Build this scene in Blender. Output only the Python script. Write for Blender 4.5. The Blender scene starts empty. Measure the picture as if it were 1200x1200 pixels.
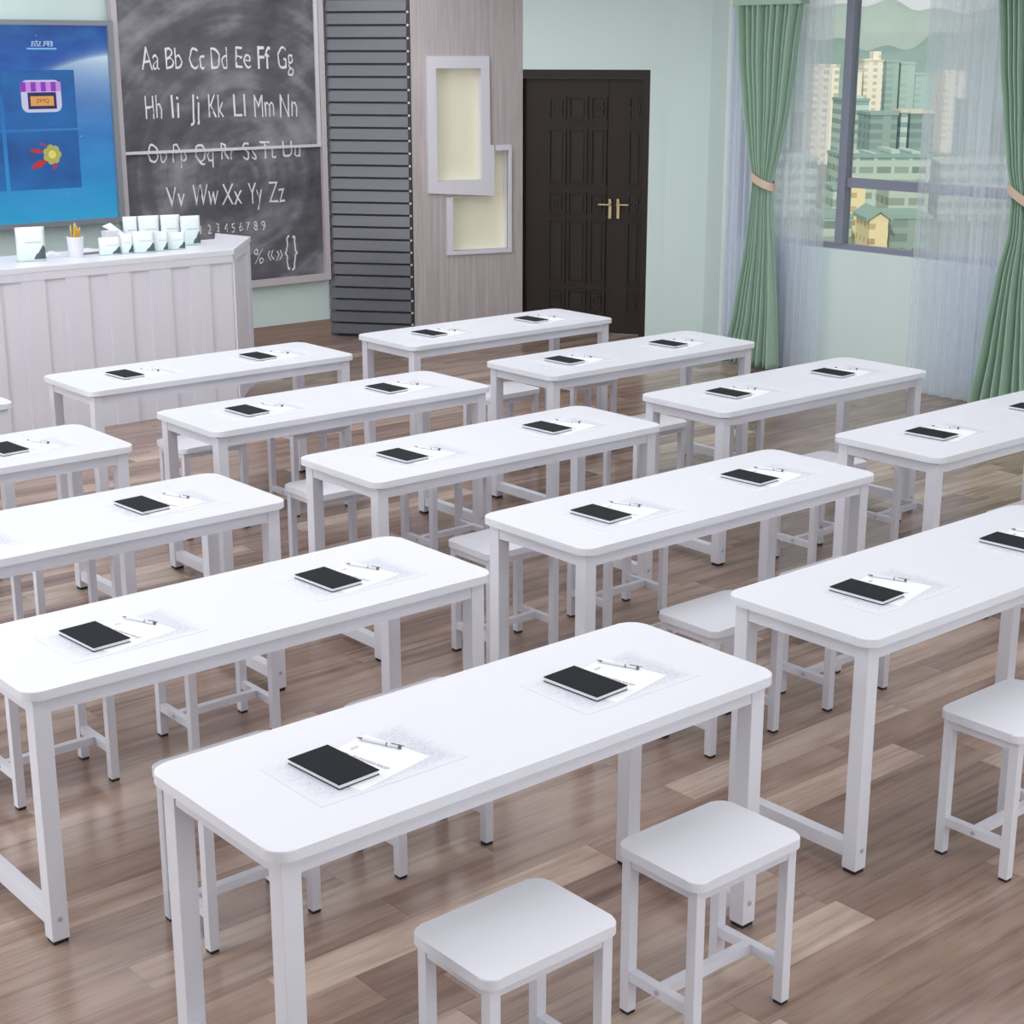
import bpy, bmesh, math, random
from mathutils import Vector, Matrix
random.seed(7)
scene = bpy.context.scene
COL = scene.collection
PI = math.pi

# ------------------------------------------------------------------ camera
F_PX, YAW, PIT, CAM_H = 1889.14, 0.8671, 0.2774, 2.3374
cy, sy, cp, sp = math.cos(YAW), math.sin(YAW), math.cos(PIT), math.sin(PIT)
FW = Vector((cy*cp, sy*cp, -sp)); RT = Vector((sy, -cy, 0)); UP = RT.cross(FW)
cam = bpy.data.cameras.new('camera'); camo = bpy.data.objects.new('camera', cam); COL.objects.link(camo)
cam.sensor_width = 36; cam.lens = F_PX/1200*36; cam.clip_end = 5000; cam.clip_start = .05
m = Matrix((RT, UP, -FW)).transposed().to_4x4(); m.translation = (0, 0, CAM_H)
camo.matrix_world = m
scene.camera = camo

# ------------------------------------------------------------------ materials
MATS = {}
def lin(c):
    return tuple(((v/255)/12.92 if v/255 <= .04045 else ((v/255+.055)/1.055)**2.4) for v in c) + (1,)
def mat(name, rgb, rough=.5, metal=0, spec=.5, noise=0, nscale=(20, 20, 20), bump=0, emit=0):
    if name in MATS: return MATS[name]
    mt = bpy.data.materials.new(name); mt.use_nodes = True; MATS[name] = mt
    nt = mt.node_tree; b = nt.nodes['Principled BSDF']
    b.inputs['Base Color'].default_value = lin(rgb); b.inputs['Roughness'].default_value = rough
    b.inputs['Metallic'].default_value = metal; b.inputs['Specular IOR Level'].default_value = spec
    if emit:
        b.inputs['Emission Color'].default_value = lin(rgb); b.inputs['Emission Strength'].default_value = emit
    if noise or bump:
        tc = nt.nodes.new('ShaderNodeTexCoord'); mp = nt.nodes.new('ShaderNodeMapping'); mp.inputs['Scale'].default_value = nscale
        nz = nt.nodes.new('ShaderNodeTexNoise'); nz.inputs['Scale'].default_value = 1; nz.inputs['Detail'].default_value = 4
        nt.links.new(tc.outputs['Object'], mp.inputs['Vector']); nt.links.new(mp.outputs[0], nz.inputs['Vector'])
        if noise:
            mx = nt.nodes.new('ShaderNodeMix'); mx.data_type = 'RGBA'
            mx.inputs[6].default_value = lin(tuple(max(0, v*(1-noise)) for v in rgb)); mx.inputs[7].default_value = lin(tuple(min(255, v*(1+noise)) for v in rgb))
            nt.links.new(nz.outputs['Fac'], mx.inputs[0]); nt.links.new(mx.outputs[2], b.inputs['Base Color'])
        if bump:
            bp = nt.nodes.new('ShaderNodeBump'); bp.inputs['Strength'].default_value = bump; bp.inputs['Distance'].default_value = .002
            nt.links.new(nz.outputs['Fac'], bp.inputs['Height']); nt.links.new(bp.outputs[0], b.inputs['Normal'])
    return mt
class NT:
    """tiny node helper"""
    def __init__(s, name, rough=.5):
        s.m = bpy.data.materials.new(name); s.m.use_nodes = True; MATS[name] = s.m
        s.t = s.m.node_tree; s.b = s.t.nodes['Principled BSDF']; s.b.inputs['Roughness'].default_value = rough
    def n(s, ty, **kw):
        x = s.t.nodes.new('ShaderNode'+ty)
        for k, v in kw.items(): setattr(x, k, v)
        return x
    def l(s, a, b): s.t.links.new(a, b)
    def math(s, op, a, b=None, c=None):
        x = s.n('Math', operation=op)
        for i, v in enumerate((a, b, c)):
            if v is None: continue
            if isinstance(v, (int, float)): x.inputs[i].default_value = v
            else: s.l(v, x.inputs[i])
        return x.outputs[0]
    def coords(s, kind='Object'):
        tc = s.n('TexCoord'); sx = s.n('SeparateXYZ'); s.l(tc.outputs[kind], sx.inputs[0]); return tc.outputs[kind], sx.outputs[0], sx.outputs[1], sx.outputs[2]
    def comb(s, x, y, z):
        c = s.n('CombineXYZ')
        for i, v in enumerate((x, y, z)):
            if isinstance(v, (int, float)): c.inputs[i].default_value = v
            else: s.l(v, c.inputs[i])
        return c.outputs[0]
    def noise(s, vec, scale=1, detail=3, rough=.5):
        x = s.n('TexNoise'); s.l(vec, x.inputs['Vector']); x.inputs['Scale'].default_value = scale; x.inputs['Detail'].default_value = detail; x.inputs['Roughness'].default_value = rough
        return x.outputs['Fac']
    def ramp(s, fac, stops):
        r = s.n('ValToRGB'); s.l(fac, r.inputs[0]); e = r.color_ramp.elements
        while len(e) < len(stops): e.new(.5)
        for i, (p, c) in enumerate(stops): e[i].position = p; e[i].color = lin(c)
        return r.outputs[0]
    def mix(s, fac, a, b, mode='MIX'):
        x = s.n('Mix', data_type='RGBA', blend_type=mode)
        for i, v in ((0, fac), (6, a), (7, b)):
            if isinstance(v, tuple): x.inputs[i].default_value = lin(v)
            elif isinstance(v, (int, float)): x.inputs[i].default_value = v
            else: s.l(v, x.inputs[i])
        return x.outputs[2]

WHITE = mat('white_laminate', (227, 228, 236), .38, spec=.4)
WHITE_METAL = mat('white_powder_coat', (222, 222, 231), .4, spec=.4)
BLACKRUB = mat('black_rubber', (25, 25, 27), .6)
BOLT = mat('bolt_grey', (185, 186, 196), .35, metal=.3)
MINT = mat('mint_wall_paint', (215, 233, 229), .7, noise=.012, nscale=(3, 3, 3))
MINT2 = MINT
NOTE = mat('black_cover', (24, 26, 33), .75, spec=.2, bump=.2, nscale=(300, 300, 300))
PAGES = mat('page_edges', (228, 229, 235), .7)
PENM = mat('pen_white', (225, 226, 232), .3)
PEND = mat('pen_grey', (95, 96, 104), .3)
CHALK = mat('chalk', (222, 222, 228), .9, noise=.1, nscale=(60, 60, 60))
BOARDFRAME = mat('board_frame', (196, 189, 193), .5)
TVFRAME = mat('screen_bezel_grey', (140, 144, 152), .35, metal=.3)
SLAT = mat('grey_slat', (104, 105, 113), .3, spec=.6, noise=.04, nscale=(1.5, 1.5, 40))
SLATDK = mat('dark_backing', (52, 53, 58), .6)
BOXWHITE = mat('white_display_frame', (226, 223, 232), .45)
DOORM = mat('dark_brown_wood', (40, 29, 25), .5, spec=.3, noise=.14, nscale=(30, 30, 2), bump=.15)
DOORLINE = mat('dark_brown_moulding', (34, 24, 21), .45, spec=.3)
BRASS = mat('aged_brass', (150, 135, 105), .35, metal=.85)
WINFRAME = mat('grey_window_frame', (134, 139, 155), .45)
GREEN = mat('green_curtain_cloth', (168, 197, 178), .85, noise=.03, nscale=(60, 60, 20))
TIE = mat('beige_tie_band', (214, 190, 172), .8)
COUNTER = mat('white_wash_wood', (222, 221, 231), .5, noise=.02, nscale=(25, 25, 1.5))
SKIRT = None

# floor planks run along X
def make_floor_mat():
    s = NT('wood_plank_floor', .16); vec, x, y, z = s.coords()
    RW, L = .142, 1.15
    row = s.math('FLOOR', s.math('DIVIDE', y, RW))
    wn = s.n('TexWhiteNoise', noise_dimensions='1D'); s.l(row, wn.inputs['W'])
    xo = s.math('ADD', x, s.math('MULTIPLY', wn.outputs['Value'], L*3.7))
    col = s.math('FLOOR', s.math('DIVIDE', xo, L))
    wn2 = s.n('TexWhiteNoise', noise_dimensions='2D'); s.l(s.comb(row, col, 0), wn2.inputs['Vector'])
    tone = s.ramp(wn2.outputs['Value'], [(0, (152, 130, 119)), (.35, (166, 144, 131)), (.7, (177, 154, 141)), (.9, (200, 179, 164)), (1, (214, 196, 181))])
    off = s.math('MULTIPLY', wn2.outputs['Value'], 37)
    g = s.noise(s.comb(s.math('ADD', s.math('MULTIPLY', x, 1.3), off), s.math('MULTIPLY', y, 26), off), 1, 6, .65)
    g2 = s.ramp(g, [(.3, (160, 150, 146)), (.5, (235, 232, 230)), (.7, (255, 255, 255))])
    c = s.mix(.75, tone, g2, 'MULTIPLY')
    knots = s.noise(s.comb(s.math('ADD', s.math('MULTIPLY', x, 2.2), off), s.math('MULTIPLY', y, 7), off), 1, 3)
    k2 = s.ramp(knots, [(.35, (205, 186, 180)), (.6, (255, 255, 255))])
    c = s.mix(.6, c, k2, 'MULTIPLY')
    fy = s.math('FRACT', s.math('DIVIDE', y, RW)); fx = s.math('FRACT', s.math('DIVIDE', xo, L))
    gap = s.math('MAXIMUM', s.math('LESS_THAN', fy, .012), s.math('LESS_THAN', fx, .0022))
    c = s.mix(s.math('MULTIPLY', gap, .35), c, (70, 58, 54))
    s.l(c, s.b.inputs['Base Color'])
    s.l(s.math('ADD', s.math('MULTIPLY', g, .12), .15), s.b.inputs['Roughness'])
    s.b.inputs['Specular IOR Level'].default_value = .45
    return s.m
FLOOR = make_floor_mat()
def make_grain(name, a, b, sc=(34, 34, 1.2)):
    s = NT(name, .5); vec, x, y, z = s.coords()
    v = s.comb(s.math('MULTIPLY', x, sc[0]), s.math('MULTIPLY', y, sc[1]), s.math('MULTIPLY', z, sc[2]))
    g = s.noise(v, 1, 6, .7)
    s.l(s.ramp(g, [(.3, a), (.68, b)]), s.b.inputs['Base Color']); return s.m
WOODPANEL = make_grain('pale_vertical_grain_wood', (172, 161, 163), (204, 194, 195))
SKIRT = make_grain('skirting_wood', (142, 120, 108), (170, 147, 134), (1.5, 1.5, 30))
def make_board():
    s = NT('chalkboard_slate', .75); vec, x, y, z = s.coords()
    n1 = s.noise(s.comb(s.math('MULTIPLY', x, 1.3), 0, s.math('MULTIPLY', z, 1.6)), 1.3, 3, .5)
    n2 = s.noise(s.comb(s.math('ADD', s.math('MULTIPLY', x, 3), s.math('MULTIPLY', z, 4)), 0, s.math('SUBTRACT', s.math('MULTIPLY', z, 9), s.math('MULTIPLY', x, 4))), 1, 4, .6)
    # swept eraser arcs
    dx = s.math('SUBTRACT', x, .15); dz = s.math('ADD', z, -.9)
    r = s.math('SQRT', s.math('ADD', s.math('MULTIPLY', dx, dx), s.math('MULTIPLY', dz, dz)))
    arc = s.noise(s.comb(s.math('MULTIPLY', r, 9), s.math('MULTIPLY', n1, 1.5), 0), 1, 2)
    f = s.math('ADD', s.math('ADD', s.math('MULTIPLY', n1, .55), s.math('MULTIPLY', n2, .2)), s.math('MULTIPLY', arc, .25))
    s.l(s.ramp(f, [(.38, (70, 69, 76)), (.5, (96, 95, 102)), (.62, (146, 145, 152))]), s.b.inputs['Base Color']); return s.m
BOARD = make_board()
def make_print():
    s = NT('faint_sketch_print', .6); vec, x, y, z = s.coords()
    n1 = s.noise(s.comb(s.math('MULTIPLY', x, 9), s.math('MULTIPLY', y, 9), 0), 1, 3)
    n2 = s.noise(s.comb(s.math('MULTIPLY', x, 150), s.math('MULTIPLY', y, 80), 0), 1, 4, .8)
    # the drawing thins out towards the sheet's edges
    ex = s.math('MINIMUM', s.math('MULTIPLY', x, 9), s.math('MULTIPLY', s.math('SUBTRACT', .415, x), 9)); ey = s.math('MINIMUM', s.math('MULTIPLY', y, 13), s.math('MULTIPLY', s.math('SUBTRACT', .262, y), 13))
    ed = s.math('MINIMUM', 1, s.math('ADD', .55, s.math('MINIMUM', ex, ey)))
    f = s.math('MULTIPLY', s.math('MULTIPLY', n2, s.math('ADD', n1, .5)), ed)
    s.l(s.ramp(f, [(.34, (227, 228, 236)), (.50, (212, 215, 225)), (.66, (190, 194, 208))]), s.b.inputs['Base Color']); return s.m
PRINT = make_print()
def make_paper():
    s = NT('worksheet_paper', .6); vec, x, y, z = s.coords()
    # a column of small printed lines near the left of the sheet, and a tiny block at the top
    inband = s.math('MULTIPLY', s.math('GREATER_THAN', x, .118), s.math('LESS_THAN', x, .130))
    ticks = s.math('GREATER_THAN', s.noise(s.comb(s.math('MULTIPLY', x, 90), s.math('MULTIPLY', y, 420), 0), 1, 2), .47)
    iny = s.math('MULTIPLY', s.math('GREATER_THAN', y, .03), s.math('LESS_THAN', y, .185))
    a = s.math('MULTIPLY', s.math('MULTIPLY', inband, ticks), iny)
    b2 = s.math('MULTIPLY', s.math('MULTIPLY', s.math('GREATER_THAN', x, .150), s.math('LESS_THAN', x, .175)), s.math('MULTIPLY', s.math('GREATER_THAN', y, .168), s.math('LESS_THAN', y, .178)))
    f = s.math('MULTIPLY', s.math('MAXIMUM', a, s.math('MULTIPLY', b2, .7)), .62)
    s.l(s.mix(f, (244, 245, 249), (90, 92, 102)), s.b.inputs['Base Color']); return s.m
PAPER = make_paper()
def make_sheer():
    s = NT('sheer_string_voile', .8); vec, x, y, z = s.coords('UV')
    nt = s.t; nt.nodes.remove(s.b); out = nt.nodes['Material Output']
    d = s.n('BsdfDiffuse'); d.inputs[0].default_value = lin((234, 238, 252)); tl = s.n('BsdfTranslucent'); tl.inputs[0].default_value = lin((234, 240, 255))
    ms = s.n('MixShader'); ms.inputs[0].default_value = .55; s.l(d.outputs[0], ms.inputs[1]); s.l(tl.outputs[0], ms.inputs[2])
    tr = s.n('BsdfTransparent')
    st = s.noise(s.comb(s.math('MULTIPLY', x, 95), s.math('MULTIPLY', y, .6), 0), 1, 2)
    st2 = s.noise(s.comb(s.math('MULTIPLY', x, 17), s.math('MULTIPLY', y, .4), 3), 1, 2)
    a = s.math('ADD', s.math('MULTIPLY', st, .9), s.math('MULTIPLY', st2, .45)); a = s.math('SUBTRACT', a, -.10)
    # free edge (x near 1) is a single thin layer: thinner than the gathered part
    e = s.math('MINIMUM', 1.0, s.math('ADD', .55, s.math('MULTIPLY', s.math('SUBTRACT', 1.0, x), 1.6)))
    a = s.math('MINIMUM', .9, s.math('MAXIMUM', .1, s.math('MULTIPLY', a, e)))
    m2 = s.n('MixShader'); s.l(a, m2.inputs[0]); s.l(tr.outputs[0], m2.inputs[1]); s.l(ms.outputs[0], m2.inputs[2])
    s.l(m2.outputs[0], out.inputs[0]); return s.m
SHEER = make_sheer()
def make_glass():
    s = NT('window_glass', .02); nt = s.t; nt.nodes.remove(s.b); out = nt.nodes['Material Output']
    tr = s.n('BsdfTransparent'); tr.inputs[0].default_value = (.93, .96, .96, 1); gl = s.n('BsdfGlossy'); gl.inputs['Roughness'].default_value = .02
    m2 = s.n('MixShader'); m2.inputs[0].default_value = .05; s.l(tr.outputs[0], m2.inputs[1]); s.l(gl.outputs[0], m2.inputs[2]); s.l(m2.outputs[0], out.inputs[0]); return s.m
GLASS = make_glass()
def make_screen():
    s = NT('lit_screen_space_wallpaper', .3); vec, x, y, z = s.coords()   # object origin at world origin
    base = s.ramp(s.math('DIVIDE', s.math('SUBTRACT', z, 1.12), 1.42), [(0, (34, 146, 188)), (.28, (24, 118, 178)), (.6, (16, 84, 158)), (.85, (14, 66, 150)), (1, (10, 44, 118))])
    n = s.noise(s.comb(s.math('MULTIPLY', x, 2.2), 0, s.math('MULTIPLY', z, 5)), 1, 5, .65)
    base = s.mix(s.math('MULTIPLY', s.math('SUBTRACT', n, .35), .9), base, (60, 150, 215))
    dx = s.math('SUBTRACT', x, 5.9); dz = s.math('SUBTRACT', z, .57)
    r = s.math('SQRT', s.math('ADD', s.math('MULTIPLY', dx, dx), s.math('MULTIPLY', dz, dz)))
    d = s.math('SUBTRACT', 1.75, r)   # inside positive
    ins = s.math('MULTIPLY', s.math('GREATER_THAN', d, 0), s.math('POWER', 2.718, s.math('MULTIPLY', d, -6)))
    outg = s.math('MULTIPLY', s.math('LESS_THAN', d, 0), s.math('POWER', 2.718, s.math('MULTIPLY', d, 45)))
    xr = s.math('MAXIMUM', 0, s.math('MINIMUM', 1, s.math('MULTIPLY', s.math('SUBTRACT', x, 5.0), 1.3)))
    g = s.math('MULTIPLY', s.math('ADD', ins, outg), xr)
    c = s.mix(g, base, (190, 215, 228))
    st = s.n('TexVoronoi'); st.inputs['Scale'].default_value = 9; s.l(vec, st.inputs['Vector'])
    c = s.mix(s.math('MULTIPLY', s.math('LESS_THAN', st.outputs['Distance'], .035), .7), c, (200, 225, 255))
    s.b.inputs['Base Color'].default_value = (0.01, .01, .02, 1)
    s.l(c, s.b.inputs['Emission Color']); s.b.inputs['Emission Strength'].default_value = .8; return s.m
SCREEN = make_screen()
def em(name, rgb, k=.65):
    if name in MATS: return MATS[name]
    mt = mat(name, rgb, .3, emit=k); mt.node_tree.nodes['Principled BSDF'].inputs['Base Color'].default_value = (.01, .01, .01, 1); return mt
def make_tile():
    s = NT('lit_tile_blue', .3); vec, x, y, z = s.coords()
    c = s.ramp(s.noise(s.comb(s.math('MULTIPLY', x, 2), 0, s.math('MULTIPLY', z, 4)), 1, 4), [(.3, (20, 72, 142)), (.7, (26, 108, 178))])
    s.b.inputs['Base Color'].default_value = (0.01, .01, .02, 1)
    s.l(c, s.b.inputs['Emission Color']); s.b.inputs['Emission Strength'].default_value = .7; return s.m
TILE = make_tile()
def make_facade(name, wall, glass, fh=3.1, bay=3.2, wfrac=.55, hfrac=.5):
    if name in MATS: return MATS[name]
    s = NT(name, .8); vec, x, y, z = s.coords()
    fz = s.math('FRACT', s.math('DIVIDE', z, fh)); fy = s.math('FRACT', s.math('DIVIDE', s.math('ADD', x, y), bay))
    w = s.math('MULTIPLY', s.math('LESS_THAN', fz, hfrac), s.math('LESS_THAN', fy, wfrac))
    wn = s.n('TexWhiteNoise', noise_dimensions='2D'); s.l(s.comb(s.math('FLOOR', s.math('DIVIDE', z, fh)), s.math('FLOOR', s.math('DIVIDE', s.math('ADD', x, y), bay)), 0), wn.inputs['Vector'])
    g2 = s.mix(s.math('MULTIPLY', wn.outputs['Value'], .5), glass, wall)
    s.l(s.mix(w, wall, g2), s.b.inputs['Base Color']); return s.m
def make_pouch():
    s = NT('pouch_print', .45); vec, x, y, z = s.coords('Generated')
    # misty pale green with a dark mountain shape low on the right
    peak = s.math('SUBTRACT', .46, s.math('MULTIPLY', s.math('ABSOLUTE', s.math('SUBTRACT', x, .90)), 1.15))
    n = s.noise(s.comb(s.math('MULTIPLY', x, 7), 0, s.math('MULTIPLY', z, 7)), 1, 3)
    mnt = s.math('LESS_THAN', z, s.math('ADD', peak, s.math('MULTIPLY', s.math('SUBTRACT', n, .5), .25)))
    low = s.math('GREATER_THAN', z, .06)
    base = s.ramp(s.math('ADD', z, s.math('MULTIPLY', n, .3)), [(.1, (208, 230, 228)), (.5, (222, 236, 236)), (.9, (238, 244, 246))])
    ln = s.math('MULTIPLY', s.math('LESS_THAN', s.math('ABSOLUTE', s.math('SUBTRACT', z, .55)), .02), s.math('MULTIPLY', s.math('GREATER_THAN', x, .3), s.math('LESS_THAN', x, .85)))
    c = s.mix(s.math('MULTIPLY', ln, .5), base, (120, 165, 165))
    s.l(s.mix(s.math('MULTIPLY', s.math('MULTIPLY', mnt, low), .92), c, (46, 62, 74)), s.b.inputs['Base Color']); return s.m
POUCH = make_pouch()

# ------------------------------------------------------------------ mesh helpers
def link(name, bm, material, parent=None, smooth=False, loc=None):
    me = bpy.data.meshes.new(name); bm.normal_update(); bm.to_mesh(me); bm.free()
    if material: me.materials.append(material)
    if smooth:
        for p in me.polygons: p.use_smooth = True
    o = bpy.data.objects.new(name, me); COL.objects.link(o)
    if parent: o.parent = parent
    if loc: o.location = loc
    return o
def box(bm, x0, x1, y0, y1, z0, z1, bev=0):
    vs = [bm.verts.new((x, y, z)) for x in (x0, x1) for y in (y0, y1) for z in (z0, z1)]
    fs = [bm.faces.new([vs[i] for i in f]) for f in ((0, 1, 3, 2), (4, 6, 7, 5), (0, 4, 5, 1), (2, 3, 7, 6), (0, 2, 6, 4), (1, 5, 7, 3))]
    if bev:
        es = {e for f in fs for e in f.edges}
        bmesh.ops.bevel(bm, geom=list(es), offset=bev, segments=2, affect='EDGES', profile=.5)
    return bm
def nb(): return bmesh.new()
def bx(*a): return box(nb(), *a)
def prism(bm, pts, z0, z1, bev=0):
    """vertical prism from a counter-clockwise plan outline"""
    lo = [bm.verts.new((p[0], p[1], z0)) for p in pts]; hi = [bm.verts.new((p[0], p[1], z1)) for p in pts]
    n = len(pts); bm.faces.new(lo[::-1]); top = bm.faces.new(hi)
    for i in range(n): bm.faces.new((lo[i], lo[(i+1) % n], hi[(i+1) % n], hi[i]))
    if bev: bmesh.ops.bevel(bm, geom=list(top.edges), offset=bev, segments=2, affect='EDGES', profile=.5)
    return bm
def rrect(x0, x1, y0, y1, r, n=8):
    pts = []
    for cx, cyy, a0 in ((x1-r, y0+r, -90), (x1-r, y1-r, 0), (x0+r, y1-r, 90), (x0+r, y0+r, 180)):
        for k in range(n+1):
            a = math.radians(a0+90*k/n); pts.append((cx+r*math.cos(a), cyy+r*math.sin(a)))
    return pts
def cyl(bm, c, r, h, axis='z', n=16, r2=None):
    mtx = {'z': Matrix(), 'x': Matrix.Rotation(PI/2, 4, 'Y'), 'y': Matrix.Rotation(-PI/2, 4, 'X')}[axis]
    bmesh.ops.create_cone(bm, cap_ends=True, segments=n, radius1=r, radius2=r if r2 is None else r2, depth=h, matrix=Matrix.Translation(c) @ mtx)
    return bm
def tag(o, label=None, cat=None, group=None, kind=None):
    if label: o['label'] = label
    if cat: o['category'] = cat
    if group: o['group'] = group
    if kind: o['kind'] = kind
    return o
def struct(o, label, cat):
    return tag(o, label, cat, kind='structure')
def empty(name, loc, rz=0):
    o = bpy.data.objects.new(name, None); COL.objects.link(o); o.location = loc; o.rotation_euler = (0, 0, rz); o.empty_display_size = .1
    return o
def kids(o): return [c for c in bpy.data.objects if c.parent is o]
TREE = {}
def copy_tree(o, parent=None):
    c = o.copy(); COL.objects.link(c)
    if parent: c.parent = parent
    if o.name not in TREE: TREE[o.name] = kids(o)
    for ch in TREE[o.name]: copy_tree(ch, c)
    return c
def text_mesh(txt, size, sx=1.0, off=0.0, wob=0.0):
    cu = bpy.data.curves.new('t', 'FONT'); cu.body = txt; cu.size = size; cu.offset = off; cu.resolution_u = 4
    to = bpy.data.objects.new('t', cu); COL.objects.link(to)
    dg = bpy.context.evaluated_depsgraph_get(); dg.update()
    me = bpy.data.meshes.new_from_object(to.evaluated_get(dg)); bm = nb(); bm.from_mesh(me)
    bpy.data.objects.remove(to); bpy.data.curves.remove(cu); bpy.data.meshes.remove(me)
    for v in bm.verts:
        v.co.x *= sx
        if wob:
            v.co.x += wob*math.sin(v.co.y*37+len(txt)); v.co.y += wob*math.sin(v.co.x*41+v.co.y*13)
    return bm

# ------------------------------------------------------------------ pixel rays (used only to lay out wall-mounted details on their real planes)
def ray(px, py): return FW + RT*((px-600)/F_PX) - UP*((py-600)/F_PX)
def on_plane(px, py, P, N):
    d = ray(px, py); N = Vector(N); O = Vector((0, 0, CAM_H)); return O + d*((Vector(P)-O).dot(N)/d.dot(N))
def on_z(px, py, z): return on_plane(px, py, (0, 0, z), (0, 0, 1))

# ------------------------------------------------------------------ setting
CEIL = 3.25
XW, YB = 9.6, 11.5                     # window wall, back wall
XL, YR = -2.6, -1.6
LOU0, LOU1 = Vector((7.712, 11.485, 0)), Vector((8.17, 10.90, 0))
WD0, WD1 = LOU1, Vector((9.14, 10.63, 0))
DR0, DR1 = Vector((9.14, 10.63, 0)), Vector((9.80, 9.575, 0))
DD = (DR1-DR0).normalized(); DN = Vector((-DD.y, DD.x, 0)).normalized()
if DN.dot(Vector((-1, -1, 0))) < 0: DN = -DN       # towards the room
PI0 = DR1 + DN*.05 - DD*.0
def col_hit(px, py, P, D):
    n = Vector((-D.y, D.x, 0)); return on_plane(px, py, P, n)
PI1 = col_hit(823, 397, PI0, DD); PI1.z = 0
PI2 = Vector((9.6, 8.62, 0))
fl = link('floor', bx(XL, 11.0, YR, 12.0, -.12, 0), FLOOR); struct(fl, 'glossy brown wood plank floor under all the tables', 'floor')
ce = link('ceiling', bx(XL, 11.0, YR, 12.0, CEIL, CEIL+.15), mat('ceiling_white', (236, 238, 240), .8)); struct(ce, 'plain white ceiling over the classroom', 'ceiling')
o = link('wall_back', bx(XL, 8.4, YB, YB+.15, 0, CEIL), MINT); struct(o, 'mint wall behind the screen and the blackboard', 'wall')
o = link('wall_left', bx(XL-.15, XL, YR, 12.0, 0, CEIL), mat('off_white_paint', (214, 222, 222), .7)); struct(o, 'plain pale wall on the left side of the room', 'wall')
o = link('wall_rear', bx(XL, 11.0, YR-.15, YR, 0, CEIL), MATS['off_white_paint']); struct(o, 'plain pale wall behind the viewer', 'wall')
# baseboard on the back wall
o = link('baseboard_back', bx(XL, 7.745, YB-.02, YB-.0005, 0, .145), SKIRT); struct(o, 'brown wooden skirting under the blackboard', 'baseboard')
# window wall with its opening
WY0, WY1, WZ0, WZ1 = 5.15, 8.60, .93, 2.9
bm = nb()
box(bm, XW, XW+.2, YR, WY0, 0, CEIL); box(bm, XW, XW+.2, WY1, 8.75, 0, CEIL); box(bm, XW, XW+.2, WY0, WY1, 0, WZ0); box(bm, XW, XW+.2, WY0, WY1, WZ1, CEIL)
o = link('wall_right', bm, MINT); struct(o, 'mint wall with the wide window and its curtains', 'wall')
def wallpiece(name, P, Q, z0, z1, th, material, away):
    d = (Q-P).normalized(); n = Vector((-d.y, d.x, 0))
    if n.dot(away) < 0: n = -n
    pts = [P, Q, Q+n*th, P+n*th]
    a = sum(pts[i].x*pts[(i+1) % 4].y-pts[(i+1) % 4].x*pts[i].y for i in range(4))
    if a < 0: pts = pts[::-1]
    return prism(nb(), [(p.x, p.y) for p in pts], z0, z1)
AW = Vector((1, 1, 0))
# door wall: lintel above the door and the strip to its right
DOORH = 2.205
dL = col_hit(590, 300, DR0, DD); dL.z = 0
dR = col_hit(757.5, 300, DR0, DD); dR.z = 0
bm = wallpiece('x', dL, dR, DOORH, CEIL, .2, MINT, AW)
b2 = wallpiece('x', dR, DR1+DD*.3, 0, CEIL, .2, MINT, AW); me = bpy.data.meshes.new('t'); b2.to_mesh(me); bm.from_mesh(me); b2.free()
o = link('wall_door', bm, MINT2); struct(o, 'mint wall over and beside the dark door', 'wall')
o = link('trim_1', wallpiece('x', DR1+DN*.0, DR1+DN*.05, 0, CEIL, .01, MINT, AW), MINT2)
bm = prism(nb(), [(p.x, p.y) for p in (PI0, PI1, PI2, Vector((9.8, 8.62, 0)), PI1+Vector((.5, 0, 0)), PI0+Vector((.5, .2, 0)))][::1], 0, CEIL)
bmesh.ops.recalc_face_normals(bm, faces=bm.faces)
bpy.data.objects.remove(o)
o = link('wall_pier', bm, MINT); struct(o, 'pale mint pier between the dark door and the window curtain', 'wall')
# ---- louvred panel (three-quarter column with slats)
t = empty('louvre_panel', (LOU0.x, LOU0.y, 0), math.atan2((LOU1-LOU0).y, (LOU1-LOU0).x)); LL = (LOU1-LOU0).length
tag(t, 'tall dark grey louvred slat panel between blackboard and pale wood panel', 'louvre panel')
link('backing', bx(.05, LL-.03, .008, .03, 0, CEIL-.01), SLATDK, t)
for k in range(32):
    z = .02+.1015*k
    if z > CEIL-.1: break
    bm = nb()
    vs = [(.012, .006, z+.004), (.012, -.014, z+.006), (.012, -.002, z+.089), (.012, .006, z+.089)]
    a = [bm.verts.new((.0, v[1], v[2])) for v in vs]; b = [bm.verts.new((LL-.03, v[1], v[2])) for v in vs]
    bm.faces.new(a); bm.faces.new(b[::-1])
    for i in range(4): bm.faces.new((a[i], b[i], b[(i+1) % 4], a[(i+1) % 4]))
    bmesh.ops.recalc_face_normals(bm, faces=bm.faces)
    sl = link('slat', bm, SLAT, t)
    cyl(b3 := nb(), (LL-.018, -.009, z+.098), .010, .012, 'y', 10)
    link('screw', b3, mat('steel_screw', (205, 205, 212), .4), t)
link('edge_post', bx(LL-.03, LL-.002, -.006, .012, 0, CEIL-.01), SLATDK, t)
# ---- wood panel column
t = empty('wood_panel', (WD0.x, WD0.y, 0), math.atan2((WD1-WD0).y, (WD1-WD0).x)); WL = (WD1-WD0).length
tag(t, 'pale wood grain panel wall carrying two white framed niches', 'wall panel')
WDD = (WD1-WD0).normalized(); WN = Vector((-WDD.y, WDD.x, 0))   # away from room
def wp(px, py, y=0.0):
    P = on_plane(px, py, WD0+WN*y, WN); v = P-WD0; return (v.dot(WDD), P.z)
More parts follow.
